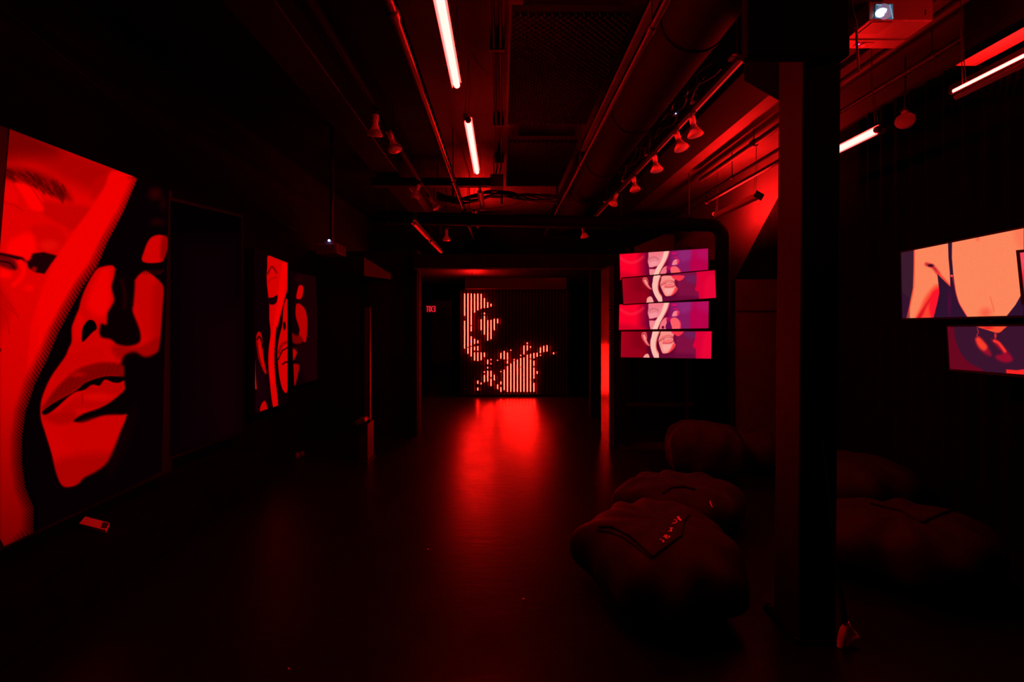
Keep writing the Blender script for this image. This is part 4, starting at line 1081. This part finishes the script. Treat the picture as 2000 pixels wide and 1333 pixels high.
# ------------------------------------------------------------------ bean bags
def blobmesh(cx, cy, rx, ry, h, seed, pinch=None, nu=96, nv=48, rot=0):
    rnd = random.Random(seed)
    ph = [(rnd.uniform(0, 6.28), rnd.randint(2, 5), rnd.uniform(.01, .03)) for _ in range(5)]
    wr = [(rnd.uniform(0, 6.28), rnd.uniform(5, 13), rnd.uniform(-5, 5), rnd.uniform(.003, .008)) for _ in range(7)]
    vs = []
    for j in range(nv + 1):
        v = j / nv
        el = -math.pi / 2 + math.pi * v
        for i in range(nu):
            a = 2 * math.pi * i / nu
            ce, se = math.cos(el), math.sin(el)
            rr = abs(ce) ** .75
            k = 1 + sum(am * math.sin(n_ * a + p_) for p_, n_, am in ph)
            if pinch:
                for pa, pw, pm in pinch:
                    dd = (a - pa + math.pi) % (2 * math.pi) - math.pi
                    k += pm * math.exp(-(dd / pw) ** 2) * max(0, math.cos(el * 1.1)) ** 2
            x, y = rx * rr * k * math.cos(a), ry * rr * k * math.sin(a)
            z = h * (.5 + .5 * (abs(se) ** .85) * (1 if se > 0 else -1))
            if se < 0: z *= .9
            wv = sum(am * math.sin(f1 * a + f2 * v * 3 + p_) for p_, f1, f2, am in wr)
            x += math.cos(a) * wv * rr; y += math.sin(a) * wv * rr; z += (wv * .9 * min(1, rr * 1.2) ** 2 + .014 * math.sin(7 * x + seed) * math.cos(5 * y)) * max(0, se)
            X = cx + x * math.cos(rot) - y * math.sin(rot); Y = cy + x * math.sin(rot) + y * math.cos(rot)
            vs.append(Vector((X, Y, max(z, .002))))
    fs = [(j * nu + i, j * nu + (i + 1) % nu, (j + 1) * nu + (i + 1) % nu, (j + 1) * nu + i) for j in range(nv) for i in range(nu)]
    return vs, fs

def bag(label, cx, cy, rx, ry, h, seed, pinch=None, rot=0, cords=()):
    t = thing('bean_bag', label, 'bean bag', (cx, cy, 0), 'dark bean bags on the floor at right')
    vs, fs = blobmesh(cx, cy, rx, ry, h, seed, pinch, rot=rot)
    MB().add(vs, fs).build('fabric_body', M['bag'], t, True)
    bv = BVHTree.FromPolygons(vs, fs)
    o = Vector((0, 0, H))
    def hit(px, py, lift=.003):
        d_ = Vector(((px - CX) / F, 1, (CY - py) / F)).normalized()
        loc, nn, _, _ = bv.ray_cast(o, d_)
        if loc is None: return None
        if nn.dot(d_) > 0: nn = -nn
        return loc + nn * lift
    for nm, pts, r_ in cords:
        pp = [hit(*q, r_ * .6) for q in pts]
        pp = [q for q in pp if q is not None]
        if len(pp) > 2: MB().tube(catm3(pp), r_, 8).build(nm, M['bag_cord'], t, True)
    return t, hit

def catm3(pts, n=4):
    out = []
    m = len(pts)
    for i in range(m - 1):
        p0, p1, p2, p3 = pts[max(i - 1, 0)], pts[i], pts[i + 1], pts[min(i + 2, m - 1)]
        for k in range(n):
            t_ = k / n
            out.append(.5 * ((2 * p1) + (-p0 + p2) * t_ + (2 * p0 - 5 * p1 + 4 * p2 - p3) * t_ ** 2 + (-p0 + 3 * p1 - 3 * p2 + p3) * t_ ** 3))
    out.append(pts[-1])
    return out

def dense(pts, n=5):
    out = []
    for a, b in zip(pts[:-1], pts[1:]):
        out += [(a[0] + (b[0] - a[0]) * k / n, a[1] + (b[1] - a[1]) * k / n) for k in range(n)]
    return out + [pts[-1]]

main, hit = bag('nearest bean bag with white lettering on its top', .86, 2.50, .40, .46, .42, 5, pinch=[(math.pi * .93, .30, .16)],
    cords=[('strap_seam', dense([(1170, 1030), (1195, 1030), (1230, 1048), (1275, 1088), (1310, 1062), (1330, 1048), (1335, 1020), (1345, 1008)]), .007), ('strap_seam', dense([(1165, 1036), (1190, 1040), (1220, 1052), (1272, 1092)]), .005)])
lets = [('letter', [[(269, 958), (330, 985), (385, 1010), (390, 1040), (345, 1065)]]),
        ('letter', [[(380, 905), (425, 855), (465, 845), (490, 870), (440, 915), (455, 940), (500, 950), (560, 900), (555, 870), (510, 880)]]),
        ('letter', [[(565, 640), (670, 650)], [(615, 645), (600, 700), (625, 755)], [(600, 720), (530, 740)]]),
        ('letter', [[(680, 405), (740, 410), (770, 440), (740, 490), (690, 510), (635, 500)]]),
        ('letter', [[(900, 435), (860, 370), (830, 320), (790, 310), (800, 350), (840, 400), (870, 430)]])]
for nm, strokes in lets:
    m = MB(); ok = False
    for s_ in strokes:
        pp = [hit(1270 + a * .0675, 990 + b * .0675, .003) for a, b in dense(s_, 3)]
        pp = [q for q in pp if q is not None]
        if len(pp) > 2: m.tube(pp, .0032, 6); ok = True
    if ok:
        o = m.build(nm, M['ink'], main, True); o['label'] = 'white printed letter'
b2, hit2 = bag('bean bag just behind the lettered one, with a short white mark', 1.30, 3.35, .42, .36, .33, 11, pinch=[(math.pi * .98, .3, .12), (.1, .3, .1)],
    cords=[('strap_seam', dense([(1295, 965), (1310, 955), (1335, 952), (1358, 958)]), .009)])
m = MB(); pp = [hit2(1386, 980), hit2(1388, 986), hit2(1391, 992)]
if all(p_ is not None for p_ in pp): m.tube(pp, .004, 6).build('white_mark', M['ink'], b2, True)
bag('tall slouched bean bag under the stacked screens', 1.90, 4.33, .34, .36, .52, 23, pinch=[(2.2, .3, .1)])
bag('small far bean bag beside the partition, left of the column', 2.62, 4.55, .32, .30, .40, 31)
b5, h5 = bag('wide sunken bean bag at right of the column', 2.36, 2.72, .46, .40, .36, 43, pinch=[(math.pi, .3, .18), (.0, .35, .1)],
    cords=[('strap_seam', dense([(1700, 985), (1760, 1000), (1800, 1022), (1850, 1000), (1880, 985)]), .008)])
bag('bean bag against the drape beyond the wide one', 2.78, 3.62, .40, .38, .40, 57)

# ------------------------------------------------------------------ floor bits
def scrap(label, px, py, s, seed):
    rnd = random.Random(seed)
    p = PZ(px, py, 0.0)
    vs = [Vector((p.x + s * math.cos(a) * rnd.uniform(.6, 1.1), p.y + s * math.sin(a) * rnd.uniform(.6, 1.1), .001 + rnd.uniform(0, .003))) for a in (0, 1.1, 2.0, 3.2, 4.2, 5.3)]
    k = 6
    return tag(MB().add(vs + [v + Vector((0, 0, .003)) for v in vs], [tuple(range(k)), tuple(range(2 * k - 1, k - 1, -1))] + [(i, (i + 1) % k, (i + 1) % k + k, i + k) for i in range(k)]).build('paper_scrap', M['paper']), label, 'scrap')
scrap('tiny pale scrap on the floor left of centre', 836, 1075, .008, 1)
scrap('tiny pale scrap on the open floor below the red reflection', 1022, 1172, .006, 2)
scrap('tiny pale scrap on the floor near the bottom edge', 564, 1309, .006, 3)
for (px, py, h_, lb) in ((581, 892, .075, 'left one of two small pale objects on the dark floor at left'), (590, 886, .055, 'right one of two small pale objects on the dark floor at left')):
    p = PZ(px, py + 6, 0)
    tag(MB().lathe([(.012, 0), (.022, .012), (.026, h_ * .5), (.018, h_ * .9), (.004, h_)], (p.x, p.y, 0), (0, 0, 1), 16).build('pale_cup', mat('dull_cup', (.12, .12, .12), .6, .3), None, True), lb, 'cup')
